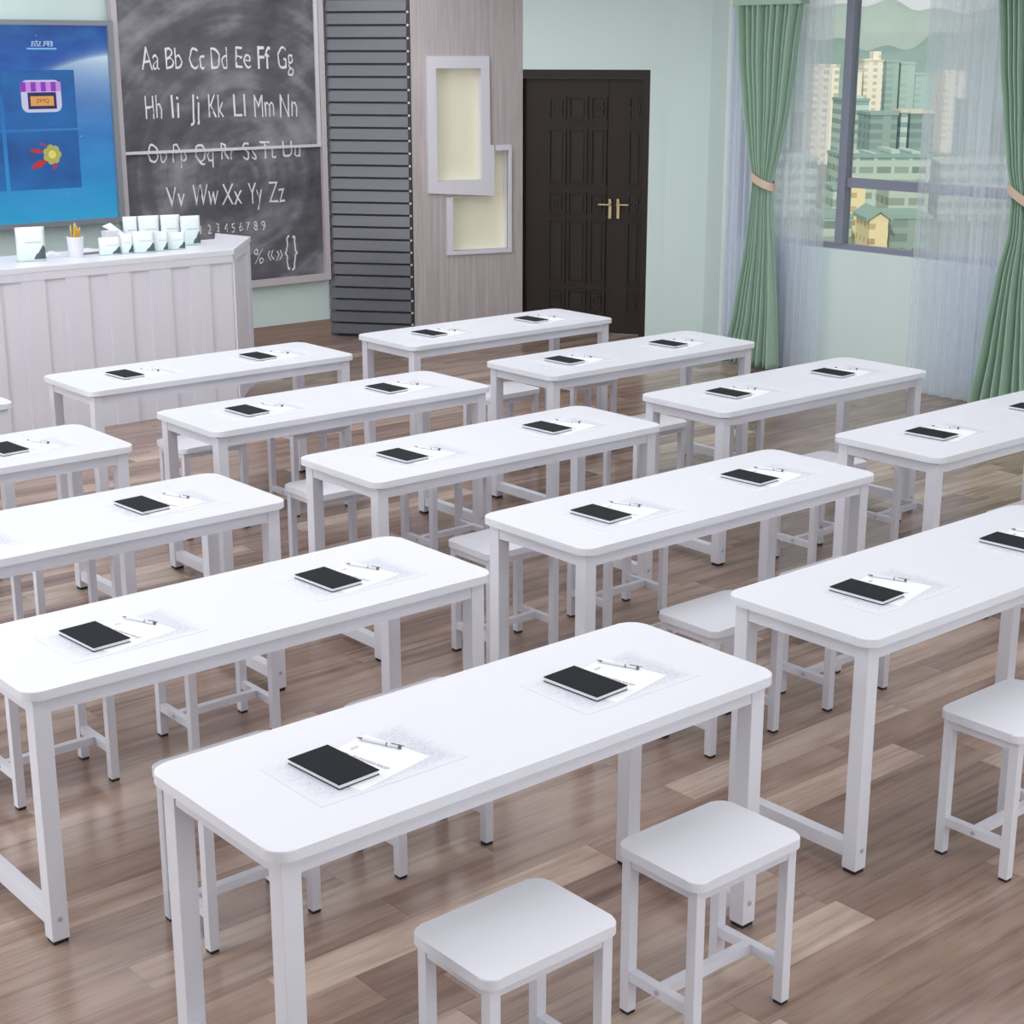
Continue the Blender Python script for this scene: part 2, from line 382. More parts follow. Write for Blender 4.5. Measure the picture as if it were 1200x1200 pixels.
# niches: openings cut in a panel built of strips
U = dict(x0=wp(501, 100)[0], x1=wp(575, 100)[0], z0=wp(540, 228)[1], z1=wp(537, 66)[1])
ui = dict(x0=wp(511, 100)[0], x1=wp(564.5, 100)[0], z0=wp(537, 211.5)[1], z1=wp(537, 80)[1])
Lb = dict(x0=wp(523, 280)[0], x1=wp(598.5, 280)[0], z0=wp(560, 297)[1], z1=wp(590, 169.5)[1])
li = dict(x0=wp(530, 280)[0], x1=wp(595, 280)[0], z0=wp(560, 292.5)[1], z1=wp(590, 176)[1])
# the lower niche is L-shaped where the upper frame covers its corner
UX1, UZ0 = wp(579.5, 200)[0], wp(575, 230)[1]
xs = sorted([0, WL, ui['x0'], ui['x1'], li['x0'], li['x1'], UX1]); zs = sorted([0, CEIL-.01, ui['z0'], ui['z1'], li['z0'], li['z1'], UZ0])
def inside(d, x, z): return d['x0'] < x < d['x1'] and d['z0'] < z < d['z1']
def inlow(x, z): return inside(li, x, z) and not (x < UX1 and z > UZ0)
bm = nb()
for i in range(len(xs)-1):
    for j in range(len(zs)-1):
        cx, cz = (xs[i]+xs[i+1])/2, (zs[j]+zs[j+1])/2
        if inside(ui, cx, cz) or inlow(cx, cz) or xs[i+1]-xs[i] < 1e-5 or zs[j+1]-zs[j] < 1e-5: continue
        box(bm, xs[i], xs[i+1], 0, .02, zs[j], zs[j+1])
bmesh.ops.remove_doubles(bm, verts=bm.verts, dist=1e-5)
link('panel_face', bm, WOODPANEL, t)
link('side_face', bx(WL-.02, WL, .02, .5, 0, CEIL-.01), WOODPANEL, t)
link('core', bx(0.12, WL-.03, .14, .2, 0, CEIL-.01), WOODPANEL, t)
NICHE = mat('niche_cream', (248, 244, 222), .6)
NICHEW = mat('niche_white', (240, 240, 242), .6)
def poly_y(bm, pts, y0, y1):
    a = [bm.verts.new((p[0], y0, p[1])) for p in pts]; b = [bm.verts.new((p[0], y1, p[1])) for p in pts]; n = len(pts)
    bm.faces.new(a); bm.faces.new(b[::-1])
    for i in range(n): bm.faces.new((a[i], b[i], b[(i+1) % n], a[(i+1) % n]))
def ring_y(pin, e, y0, y1, skip=()):
    bm = nb(); n = len(pin)
    for i in range(n):
        if i in skip: continue
        poly_y(bm, [pin[i], pin[(i+1) % n], e[(i+1) % n], e[i]], y0, y1)
    bmesh.ops.recalc_face_normals(bm, faces=bm.faces); return bm
pu = [(ui['x0'], ui['z0']), (ui['x1'], ui['z0']), (ui['x1'], ui['z1']), (ui['x0'], ui['z1'])]
k_ = .004; pu2 = [(ui['x0']-k_, ui['z0']-k_), (ui['x1']+k_, ui['z0']-k_), (ui['x1']+k_, ui['z1']+k_), (ui['x0']-k_, ui['z1']+k_)]
link('niche_lining', ring_y(pu, pu2, -.001, .085), NICHEW, t)
bm = nb(); poly_y(bm, pu2, .085, .095); bmesh.ops.recalc_face_normals(bm, faces=bm.faces); o = link('niche_back', bm, NICHE, t); o['label'] = 'warm cream back of the upper niche'
pl = [(li['x0'], li['z0']), (li['x1'], li['z0']), (li['x1'], li['z1']), (UX1, li['z1']), (UX1, UZ0), (li['x0'], UZ0)]
pl2 = [(li['x0']-k_, li['z0']-k_), (li['x1']+k_, li['z0']-k_), (li['x1']+k_, li['z1']+k_), (UX1-k_, li['z1']+k_), (UX1-k_, UZ0+k_), (li['x0']-k_, UZ0+k_)]
link('niche_lining', ring_y(pl, pl2, -.001, .095), NICHEW, t)
bm = nb(); poly_y(bm, pl2, .095, .105); bmesh.ops.recalc_face_normals(bm, faces=bm.faces); o = link('niche_back', bm, NICHE, t); o['label'] = 'warm cream back of the lower niche'
po = [(Lb['x0'], Lb['z0']), (Lb['x1'], Lb['z0']), (Lb['x1'], Lb['z1']), (UX1, Lb['z1']), (UX1, UZ0), (Lb['x0'], UZ0)]
o = link('niche_frame', ring_y(pl, po, -.022, -.0012, (3, 4)), BOXWHITE, t); o['label'] = 'thin white frame of the lower niche'
# upper frame, with the small step in its right edge
q = lambda x, y: wp(x, y, -.03)
oc = [q(500.6, 65.6), q(573.4, 65.6), q(574.6, 170), q(579.3, 170), q(579.5, 229.6), q(502.6, 226.6)]
ic = [q(511, 80), q(564, 80), q(564.6, 170), q(564.6, 170.5), q(565, 211), q(513, 213)]
o = link('niche_frame', ring_y(ic, oc, -.03, -.0012), BOXWHITE, t); o['label'] = 'wide white frame of the tall upper niche'
# ---- door
t = empty('door_1', (dL.x, dL.y, 0), math.atan2(DD.y, DD.x)); DL = (dR-dL).length
struct(t, 'dark brown carved double door beside the pale wood panel', 'door')
DNl = DN
def dpt(px, py, y=0.0):
    P = on_plane(px, py, dL-DN*y, DN); v = P-dL; return (v.dot(DD), P.z)
g = .001
bm = nb(); box(bm, 0.001, .05, .0, .16, 0, DOORH-.001); box(bm, DL-.055, DL-.001, .0, .16, 0, DOORH-.001); box(bm, .05, DL-.055, .0, .16, DOORH-.07, DOORH-.001)
link('door_frame', bm, DOORM, t)
sp_x = dpt(711, 250, .06)[0]
lx0, lx1 = .052, DL-.057
link('door_leaf', bx(lx0, sp_x-.003, .06, .10, .005, DOORH-.072), DOORM, t)
link('door_leaf', bx(sp_x+.003, lx1, .06, .10, .005, DOORH-.072), DOORM, t)
def moulding(x0, x1, z0, z1, w=.014):
    bm = nb(); y0, y1 = .046, .0595
    box(bm, x0, x0+w, y0, y1, z0, z1); box(bm, x1-w, x1, y0, y1, z0, z1); box(bm, x0+w, x1-w, y0, y1, z0, z0+w); box(bm, x0+w, x1-w, y0, y1, z1-w, z1)
    box(bm, x0+w*2.4, x1-w*2.4, .052, y1, z0+w*2.4, z1-w*2.4)
    return bm
rows = ((dpt(680, 141)[1], dpt(680, 113)[1]), (dpt(680, 218)[1], dpt(680, 151)[1]), (dpt(680, 252)[1], dpt(680, 226)[1]), (dpt(680, 333)[1], dpt(680, 258)[1]), (dpt(680, 366)[1], dpt(680, 340)[1]))
cols = [(dpt(641, 200)[0], dpt(661, 200)[0]), (dpt(664, 200)[0], dpt(686, 200)[0]), (dpt(690, 200)[0], dpt(710, 200)[0]), (dpt(734, 200)[0], dpt(751, 200)[0])]
cols[3] = (cols[3][0], min(cols[3][1], lx1-.01)); cols[2] = (cols[2][0], min(cols[2][1], sp_x-.008))
for (z0, z1) in rows:
    for c in cols: link('door_panel', moulding(c[0], c[1], z0, z1), DOORLINE, t)
# rosettes in the small square panels
for r in (0, 2, 4):
    for ci in (0, 2, 3):
        z0, z1 = rows[r]; c = cols[ci]; bm = nb(); mx, mz = (c[0]+c[1])/2, (z0+z1)/2
        for k in range(8):
            a = k*PI/4; cyl(bm, (mx+.034*math.cos(a), .049, mz+.034*math.sin(a)), .013, .009, 'y', 8)
        cyl(bm, (mx, .048, mz), .014, .012, 'y', 10)
        link('rosette', bm, DOORLINE, t)
for s_, pxx in ((-1, 715), (1, 724.5)):
    hx, hz = dpt(pxx, 246, .05); h = nb(); box(h, hx-.014, hx+.014, .040, .0592, hz-.075, hz+.075, .003)
    cyl(h, (hx, .03, hz+.045), .011, .03, 'y'); box(h, min(hx, hx+s_*.10), max(hx, hx+s_*.10), .012, .026, hz+.037, hz+.053, .004)
    cyl(h, (hx, .036, hz+.082), .012, .012, 'y')
    ho = link('door_handle', h, BRASS, t); ho['label'] = 'aged brass lever handle'

# ------------------------------------------------------------------ blackboard
PB = (0, 11.45, 0); NB = (0, 1, 0)
def bb(px, py, y=11.45): P = on_plane(px, py, (0, y, 0), NB); return P.x, P.z
t = empty('blackboard', (6.75, 11.45, .48)); tag(t, 'large dark sliding blackboard with white chalk alphabet and pale frame', 'blackboard')
X0, X1, Z0, Z1 = 5.812, 7.69, .49, 3.0
SPL = 1.60
def lk(name, bm, material, parent, **k):
    bmesh.ops.translate(bm, verts=bm.verts, vec=(-6.75, -11.45, -.48)); return link(name, bm, material, parent, **k)
lk('back_board', bx(X0+.01, X1-.01, 11.462, 11.485, Z0+.01, Z1-.01), BOARD, t)
lk('upper_board', bx(X0+.04, X1-.09, 11.445, 11.455, SPL+.012, Z1-.02), BOARD, t)
bm = nb(); box(bm, X0, X0+.045, 11.43, 11.49, Z0, Z1); box(bm, X1-.05, X1, 11.43, 11.49, Z0, Z1); box(bm, X0+.045, X1-.05, 11.43, 11.49, Z0, Z0+.055); box(bm, X0+.045, X1-.05, 11.43, 11.49, Z1-.05, Z1)
lk('frame', bm, BOARDFRAME, t)
bm = nb(); box(bm, X0+.0455, X1-.055, 11.432, 11.456, SPL-.008, SPL+.014); box(bm, X1-.09, X1-.055, 11.434, 11.456, SPL+.014, Z1-.051)
lk('sliding_rail', bm, mat('rail_white', (214, 212, 220), .4), t)
def chalk_row(items, name='chalk_writing', clip=0):
    bm = nb()
    for (s_, px0, px1, ycap, ybase, lev) in items:
        yy = 11.4435 if lev else 11.4605
        (xa, zb), (xb, _) = bb(px0, ybase, yy), bb(px1, ybase, yy); zc = bb((px0+px1)/2, ycap, yy)[1]
        zbm = bb((px0+px1)/2, ybase, yy)[1]
        sz = (zc-zbm)/.72
        w_tot = lambda b: (min(v.co.x for v in b.verts), max(v.co.x for v in b.verts))
        tb = text_mesh(s_, 1.0, 1.0, 0 if 'f' in s_ else -.006, 0); x0, x1 = w_tot(tb); sx = (xb-xa)/(x1-x0)
        parts_ = [(tb, xa)]
        if sx > .95*sz:
            tb.free(); sx = .8*sz; parts_ = []
            for q_, ch in enumerate(s_):
                b = text_mesh(ch, 1.0, 1.0, 0 if ch in 'fU' else -.006, 0); c0, c1 = w_tot(b)
                parts_.append((b, xa+.1*(xb-xa) if q_ == 0 else xb-.1*(xb-xa)-(c1-c0)*sx))
        lean = random.uniform(-.03, .06)
        for tb, xs_ in parts_:
            x0, _x = w_tot(tb)
            for v in tb.verts:
                x, y_ = v.co.x, v.co.y
                w = .004*math.sin(y_*21+ord(s_[0]))
                v.co = Vector((xs_+(x-x0)*sx + lean*y_*sz + w, yy, zbm+y_*sz+.004*math.sin(x*13+ord(s_[0]))))
            me = bpy.data.meshes.new('t'); tb.to_mesh(me); tb.free(); bm.from_mesh(me); bpy.data.meshes.remove(me)
    if clip: bmesh.ops.bisect_plane(bm, geom=bm.verts[:]+bm.edges[:]+bm.faces[:], plane_co=(0, 0, SPL+.012), plane_no=(0, 0, clip), clear_inner=True)
    return lk(name, bm, CHALK, t)
chalk_row([('Aa', 166, 187, 53, 82, 1), ('Bb', 195, 214, 54, 81, 1), ('Cc', 222, 240, 54, 81, 1), ('Dd', 248, 267, 54, 81, 1), ('Ee', 276, 294, 53, 80, 1), ('Ff', 302, 317, 53, 81, 1), ('Gg', 326, 344, 53, 81, 1)])
chalk_row([('Hh', 171, 190, 110, 139, 1), ('Ii', 201, 212, 109, 138, 1), ('Jj', 223, 234, 109, 138, 1), ('Kk', 245, 263, 109, 138, 1), ('Ll', 274, 288, 109, 137, 1), ('Mm', 298, 321, 109, 137, 1), ('Nn', 328, 348, 108, 137, 1)])
chalk_row([('Oo', 174, 196, 167, 191, 0), ('Pp', 203, 219, 167, 190, 0), ('Qq', 229, 250, 167, 190, 0), ('Rr', 259, 276, 166, 187, 0), ('Ss', 283, 303, 165, 187, 0), ('Tt', 305, 324, 164, 186, 0), ('Uu', 331, 352, 163, 184, 0)], clip=-1)
# tops of the third row sit on the upper board
chalk_row([('Oo', 174, 196, 167, 191, 1), ('Pp', 203, 219, 167, 190, 1), ('Qq', 229, 250, 167, 190, 1), ('Rr', 259, 276, 166, 187, 1), ('Ss', 283, 303, 165, 187, 1), ('Tt', 305, 324, 164, 186, 1), ('Uu', 331, 352, 163, 184, 1)], clip=1)
chalk_row([('Vv', 196, 217, 217, 243, 0), ('Ww', 226, 256, 214, 241, 0), ('Xx', 260, 284, 214, 240, 0), ('Yy', 291, 308, 213, 238, 0), ('Zz', 315, 334, 211, 237, 0)])
chalk_row([('1', 235, 239, 264, 275, 0), ('2', 243, 249, 263, 274, 0), ('3', 253, 259, 261, 272, 0), ('4', 262, 268, 261, 272, 0), ('5', 271, 278, 261, 272, 0), ('6', 280, 286, 260, 271, 0), ('7', 288, 295, 259, 270, 0), ('8', 297, 303, 259, 270, 0), ('9', 306, 312, 258, 270, 0)])
chalk_row([('.', 292, 295, 290, 305, 0), ('%', 298, 309, 291, 309, 0), ('«', 313, 322, 286, 305, 0), ('»', 323, 333, 286, 305, 0), ('{', 334, 340, 276, 308, 0), ('}', 342, 349, 276, 308, 0)])

# ------------------------------------------------------------------ display screen
t = empty('wall_display', (4.5, 11.45, 1.11)); tag(t, 'large wall display in grey bezel with blue space wallpaper and app tiles', 'screen')
def lt(name, bm, material, lab=None):
    o_ = link(name, bm, material, t); o_.location = (-4.5, -11.45, -1.11)
    if lab: o_['label'] = lab
    return o_
SX0, SX1, SZ0, SZ1 = 3.22, 5.745, 1.138, 2.53
bm = nb(); b_ = .045
box(bm, SX0-b_, SX0, 11.37, 11.49, SZ0-b_*.8, SZ1+b_*.8); box(bm, SX1, SX1+b_, 11.37, 11.49, SZ0-b_*.8, SZ1+b_*.8); box(bm, SX0, SX1, 11.37, 11.49, SZ0-b_*.8, SZ0); box(bm, SX0, SX1, 11.37, 11.49, SZ1, SZ1+b_*.8)
lt('bezel', bm, TVFRAME)
lt('screen_panel', bx(SX0, SX1, 11.40, 11.48, SZ0, SZ1), SCREEN, 'lit blue screen with an earth horizon')
def sc(px, py): return bb(px, py, 11.40)
def quad_y(bm, x0, x1, z0, z1, y):
    vs = [bm.verts.new(p) for p in ((x0, y, z0), (x1, y, z0), (x1, y, z1), (x0, y, z1))]; bm.faces.new(vs)
tx0, tx1 = sc(4, 120)[0], sc(91, 150)[0]; tzA1, tzA0 = sc(45, 82)[1], sc(45, 151)[1]; tzB1, tzB0 = sc(45, 154)[1], sc(50, 222)[1]
wT = tx1-tx0
for k in range(0, 4):
    for (a0, a1) in ((tzA0, tzA1), (tzB0, tzB1)):
        xx0 = tx0-k*(wT+.03)
        if xx0 < SX0+.02: continue
        bm = nb(); quad_y(bm, xx0, xx0+wT, a0, a1, 11.3985); lt('app_tile', bm, TILE)
        if k: continue
# shop icon
(ix0, iz1), (ix1, iz0) = sc(23, 94), sc(73, 131)
def q2(name, x0, x1, z0, z1, y, m_, lab=None):
    bm = nb(); quad_y(bm, x0, x1, z0, z1, y); return lt(name, bm, m_, lab)
W_, H_ = ix1-ix0, iz1-iz0
bm = nb(); pts = rrect(ix0, ix1, iz0, iz1, .05, 5); bm.faces.new([bm.verts.new((p[0], 11.3975, p[1])) for p in pts]); lt('shop_icon', bm, em('lit_lilac', (206, 205, 238)), 'purple awning shop icon')
q2('shop_icon', ix0+W_*.16, ix1-W_*.13, iz0+H_*.1, iz0+H_*.62, 11.3965, em('lit_navy', (40, 30, 92)))
n = 8
for k in range(n):
    q2('awning_stripe', ix0+W_*k/n, ix0+W_*(k+1)/n, iz0+H_*.64, iz1-H_*.06, 11.3955, em('lit_purple' if k % 2 == 0 else 'lit_violet', (142, 52, 190) if k % 2 == 0 else (205, 140, 232)))
q2('shop_sign', ix0+W_*.22, ix0+W_*.8, iz0+H_*.2, iz0+H_*.5, 11.3945, em('lit_orange', (228, 165, 88)), 'small orange shop sign')
def ptxt(s_, x0, x1, z0, z1, y, m_, nm):
    tb = text_mesh(s_, 1, 1, 0, 0); a0 = min(v.co.x for v in tb.verts); a1 = max(v.co.x for v in tb.verts); c0 = min(v.co.y for v in tb.verts); c1 = max(v.co.y for v in tb.verts)
    for v in tb.verts: v.co = Vector((x0+(v.co.x-a0)/(a1-a0)*(x1-x0), y, z0+(v.co.y-c0)/(c1-c0)*(z1-z0)))
    return lt(nm, tb, m_)
ptxt('ZMQ', ix0+W_*.36, ix0+W_*.68, iz0+H_*.28, iz0+H_*.42, 11.3935, em('lit_brown', (110, 60, 40)), 'sign_writing')
# title characters
(cx0, cz1), (cx1, cz0) = sc(35.5, 47.5), sc(61.5, 54.5)
ptxt('应用', cx0, cx1, cz0, cz1, 11.3975, em('lit_white', (205, 225, 245)), 'title_writing')
bm = nb(); (ux0, uz), (ux1, _) = sc(31, 57), sc(66, 57); quad_y(bm, ux0, ux1, uz-.006, uz+.006, 11.3975); lt('title_underline', bm, em('lit_pale_blue', (120, 190, 235)))
# red and yellow flower icon
fx, fz = sc(61, 181); 
bm = nb()
for k in range(7):
    a = 2*PI*k/7; bmesh.ops.create_circle(bm, cap_ends=True, segments=12, radius=.028, matrix=Matrix.Translation((fx+.045*math.cos(a), 11.3965, fz+.045*math.sin(a))) @ Matrix.Rotation(PI/2, 4, 'X'))
lt('flower_icon', bm, em('lit_olive_yellow', (176, 178, 96)), 'yellow flower with red petals icon')
bm = nb(); bmesh.ops.create_circle(bm, cap_ends=True, segments=14, radius=.03, matrix=Matrix.Translation((fx, 11.3955, fz)) @ Matrix.Rotation(PI/2, 4, 'X')); lt('flower_centre', bm, em('lit_yellow', (226, 220, 110)))
for (ax, ay, bx_, by_, w) in ((35, 176, 50, 178, .028), (38, 197, 54, 188, .045), (63, 198, 66, 190, .025), (47, 168, 54, 171, .015)):
    a_, b_2 = Vector(sc(ax, ay)), Vector(sc(bx_, by_)); d = (b_2-a_); n_ = Vector((-d.y, d.x)).normalized()*w/2; c_ = a_+d*.5
    bm = nb(); bm.faces.new([bm.verts.new((p[0], 11.3970, p[1])) for p in (a_-n_*.5, c_-n_*1.1, b_2-n_*.5, b_2+n_*.5, c_+n_*1.1, a_+n_*.5)])
    lt('red_petal', bm, em('lit_red', (196, 42, 48)))

# ------------------------------------------------------------------ podium counter
CT = 1.07
t = empty('podium_counter', (4.6, 9.9, 0)); tag(t, 'white ribbed reception style podium with a slanted right end', 'podium')
def lc(name, bm, material):
    bmesh.ops.translate(bm, verts=bm.verts, vec=(-4.6, -9.9, 0)); return link(name, bm, material, t)
Pc = on_z(271, 289, CT); Pe = on_z(293.5, 277, CT); Pk = on_z(252, 273, CT); Pm = on_z(252, 280, CT)
CXL = 1.6
front_c = (5.70, 9.51)
outer = [(CXL, 9.51), (5.62, 9.51), (Pe.x, Pe.y), (Pk.x, Pk.y), (Pm.x, Pm.y), (CXL, Pm.y)]
lc('countertop', prism(nb(), outer, CT-.035, CT, .004), WHITE)
def inset_poly(pts, d):
    out = []; n = len(pts)
    for i in range(n):
        p0, p1, p2 = Vector(pts[i-1]), Vector(pts[i]), Vector(pts[(i+1) % n])
        e1, e2 = (p1-p0).normalized(), (p2-p1).normalized(); n1, n2 = Vector((-e1.y, e1.x)), Vector((-e2.y, e2.x))
        b = (n1+n2); b = b/max(.3, b.dot(n1)); out.append(tuple(p1+b*d))
    return out
body = inset_poly(outer, .02)
lc('counter_body', prism(nb(), body, 0, CT-.035), COUNTER)
lc('top_band', bx(CXL+.02, 5.612, 9.513, 9.5295, .985, CT-.035), COUNTER)
# ribs: edges taken where the photo shows them
edges = [on_plane(p_, 300, (0, 9.51, 0), (0, 1, 0)).x for p_ in (75.5, 102, 126, 152, 174.5, 200, 221.5, 245.5)]
pitch = edges[2]-edges[0]
ribs = [(edges[0], edges[1]), (edges[2], edges[3]), (edges[4], edges[5]), (edges[6], edges[7])]
x = edges[0]
while x-pitch > CXL+.1:
    x -= pitch; ribs.append((x, x+(edges[1]-edges[0])))
for a_, b_2 in ribs: lc('rib', bx(a_, b_2, 9.517, 9.5295, .0, .985), COUNTER)
# slanted end ribs
ea, eb = Vector((5.62, 9.51)), Vector((Pe.x, Pe.y)); ed = (eb-ea).normalized(); en = Vector((ed.y, -ed.x)); EL = (eb-ea).length
for (s0, s1, z0, z1) in ((.02, .12, 0, .985), (EL-.14, EL-.02, 0, .985), (.02, EL-.02, .985, CT-.035)):
    pts = [ea+ed*s0-en*.0195, ea+ed*s0-en*.004, ea+ed*s1-en*.004, ea+ed*s1-en*.0195]
    bm = prism(nb(), [tuple(p) for p in pts], z0, z1); bmesh.ops.recalc_face_normals(bm, faces=bm.faces); lc('rib' if z1 < 1 else 'top_band', bm, COUNTER)

# items on the counter
def pouch_mesh(w, h, d):
    bm = nb(); nz = 10; nx = 8; rows_ = []
    for j in range(nz+1):
        f = j/nz; dd = d*(1-f)**.8*(1 if j else .96)+.003; ww = w*(1-.03*math.sin(PI*f))
        ring = []
        for i in range(nx+1): u = -1+2*i/nx; ring.append(bm.verts.new((u*ww/2, -dd/2*math.sqrt(max(0, 1-u**4)), h*f)))
        for i in range(nx-1, 0, -1): u = -1+2*i/nx; ring.append(bm.verts.new((u*ww/2, dd/2*math.sqrt(max(0, 1-u**4)), h*f)))
        rows_.append(ring)
    for j in range(nz):
        n_ = len(rows_[j])
        for i in range(n_): bm.faces.new((rows_[j][i], rows_[j][(i+1) % n_], rows_[j+1][(i+1) % n_], rows_[j+1][i]))
    bm.faces.new(rows_[0][::-1]); bm.faces.new(rows_[-1]); return bm
ROT = -.25
def pouch(px0, px1, pyb, pyt, label, back=0, dep=.045):
    xc = (px0+px1)/2; P = on_z(xc, pyb, CT+.001)
    w0 = on_z(px0, pyb, CT); w1 = on_z(px1, pyb, CT)
    D = (P-Vector((0, 0, CAM_H))).dot(FW); w = (px1-px0)/F_PX*D/.93; h = (pyb-pyt)/F_PX*D/.96
    o_ = link('printed_pouch', pouch_mesh(w, h, dep), POUCH, smooth=True); o_.location = P + Vector((.0, back, 0)); o_.rotation_euler = (0, 0, ROT)
    tag(o_, label, 'pouch', 'printed pouches on the podium'); return o_
pouch(21.5, 53, 306, 268, 'tall pale pouch with dark mountain standing alone at the left of the podium')
pouch(117, 141, 298.5, 279, 'small pale pouch, leftmost of the front row on the podium')
pouch(141.5, 156, 297, 275, 'narrow pale pouch second from left in the front row on the podium')
pouch(156.5, 181, 296, 272, 'pale pouch in the middle of the front row on the podium')
pouch(181.5, 197, 294, 272, 'narrow pale pouch fourth from left in the front row on the podium')
pouch(197.5, 217, 292, 273, 'pale pouch fifth from left in the front row, just before the tall end one')
pouch(213, 235, 287, 254.5, 'tall pale pouch with dark mountain at the right end of the back row')
pouch(190, 211.5, 287.5, 253.5, 'tall pale pouch third from left in the back row on the podium')
pouch(164, 187.5, 288.5, 254.5, 'tall pale pouch second from left in the back row on the podium')
pouch(146, 162, 289.5, 255.5, 'tall pale pouch, leftmost of the back row on the podium')
# cup with pencils
P = on_z(89.5, 301, CT)
t2 = empty('pencil_cup', (P.x, P.y, CT+.0005)); tag(t2, 'white tapered cup on the podium holding yellow pencils', 'cup')
bm = nb()
rs = ((.044, 0), (.054, .13), (.050, .13), (.041, .008))
rings = [[bm.verts.new((r_*math.cos(2*PI*i/20), r_*math.sin(2*PI*i/20), z_)) for i in range(20)] for r_, z_ in rs]
for a_, b_2 in zip(rings, rings[1:]):
    for i in range(20): bm.faces.new((a_[i], a_[(i+1) % 20], b_2[(i+1) % 20], b_2[i]))
bm.faces.new(rings[0][::-1]); bm.faces.new(rings[-1]); link('cup_body', bm, WHITE, t2, smooth=False)
YP = mat('pencil_yellow', (222, 172, 62), .5); YT = mat('pencil_tip_wood', (226, 200, 150), .6)
for i in range(9):
    a = i*2.4; r_ = .008+.0035*i; lean = Vector((math.cos(a)*.10, math.sin(a)*.10, 1)).normalized()
    base = Vector((r_*math.cos(a)*.6, r_*math.sin(a)*.6, .010)); L_ = .155+.012*((i*5) % 4)
    rot = Vector((0, 0, 1)).rotation_difference(lean).to_matrix().to_4x4()
    pe = empty('pencil', Vector((P.x, P.y, CT+.0005)))
    tag(pe, 'yellow pencil standing upright in the white cup', 'pencil', 'yellow pencils in the cup')
    bm = nb(); bmesh.ops.create_cone(bm, cap_ends=True, segments=6, radius1=.0048, radius2=.0048, depth=L_, matrix=Matrix.Translation(base) @ rot @ Matrix.Translation((0, 0, L_/2))); link('pencil_body', bm, YP, pe)
    bm = nb(); bmesh.ops.create_cone(bm, cap_ends=True, segments=6, radius1=.0048, radius2=.0006, depth=.018, matrix=Matrix.Translation(base) @ rot @ Matrix.Translation((0, 0, L_+.009))); link('pencil_tip', bm, YT, pe)
# open booklet and thin notebook
def booklet(px0, py, px1, label, name, th=.012, curl=.02):
    A, B = on_z(px0, py, CT), on_z(px1, py-2, CT); w = (B-A).length; bm = nb(); n_ = 8; d = .17
    top = []; 
    for i in range(n_+1):
        u = i/n_; z_ = th+curl*math.sin(PI*abs(2*u-1))*.7
        top.append([bm.verts.new((u*w, y_, zz)) for y_, zz in ((0, .001), (0, z_), (d, z_), (d, .001))])
    for a_, b_2 in zip(top, top[1:]):
        for k in range(4): bm.faces.new((a_[k], b_2[k], b_2[(k+1) % 4], a_[(k+1) % 4]))
    bm.faces.new(top[0]); bm.faces.new(top[-1][::-1]); bmesh.ops.recalc_face_normals(bm, faces=bm.faces)
    o_ = link(name, bm, PAGES); o_.location = (A.x, A.y, CT); o_.rotation_euler = (0, 0, math.atan2(B.y-A.y, B.x-A.x)*.5); tag(o_, label, 'booklet')
booklet(55, 303, 79, 'open white booklet lying on the podium between tall pouch and pencil cup', 'open_booklet')
tg = empty('closed_notebook', (on_z(97, 299, CT).x, on_z(97, 299, CT).y, CT+.0005), .05); tag(tg, 'flat notebook with grey page edge on the podium right of the pencil cup', 'notebook')
link('cover', bx(0, .15, 0, .2, .014, .018), PAGES, tg); link('pages', bx(.003, .147, .003, .197, 0, .014), mat('grey_edge', (140, 142, 148), .6), tg)
# open lid box tilted on the small pouch
Pb = on_z(131, 291, CT)
tb_ = empty('tilted_card', (Pb.x, Pb.y, CT)); tag(tb_, 'white folded card leaning up out of a small box behind front row pouches', 'card')
bm = nb(); box(bm, -.055, .055, -.03, .03, .001, .118); link('box_body', bm, BOXWHITE, tb_)
c0 = on_plane(119.5, 265, Pb, FW); c1 = on_plane(129, 261, Pb, FW); c2 = on_plane(147, 273, Pb, FW); c3 = on_plane(141, 276, Pb, FW)
bm = nb(); vs = [Vector(c)-Pb for c in (c0, c1, c2, c3)]; nrm = (vs[1]-vs[0]).cross(vs[2]-vs[0]).normalized()*.008
vs[2] += Vector((-.02, -.03, 0)); vs[3] += Vector((-.02, -.03, 0))
a_ = [bm.verts.new(v) for v in vs]; b_2 = [bm.verts.new(v+nrm) for v in vs]; bm.faces.new(a_); bm.faces.new(b_2[::-1])
for i in range(4): bm.faces.new((a_[i], b_2[i], b_2[(i+1) % 4], a_[(i+1) % 4]))
bmesh.ops.recalc_face_normals(bm, faces=bm.faces); link('lid', bm, WHITE, tb_)

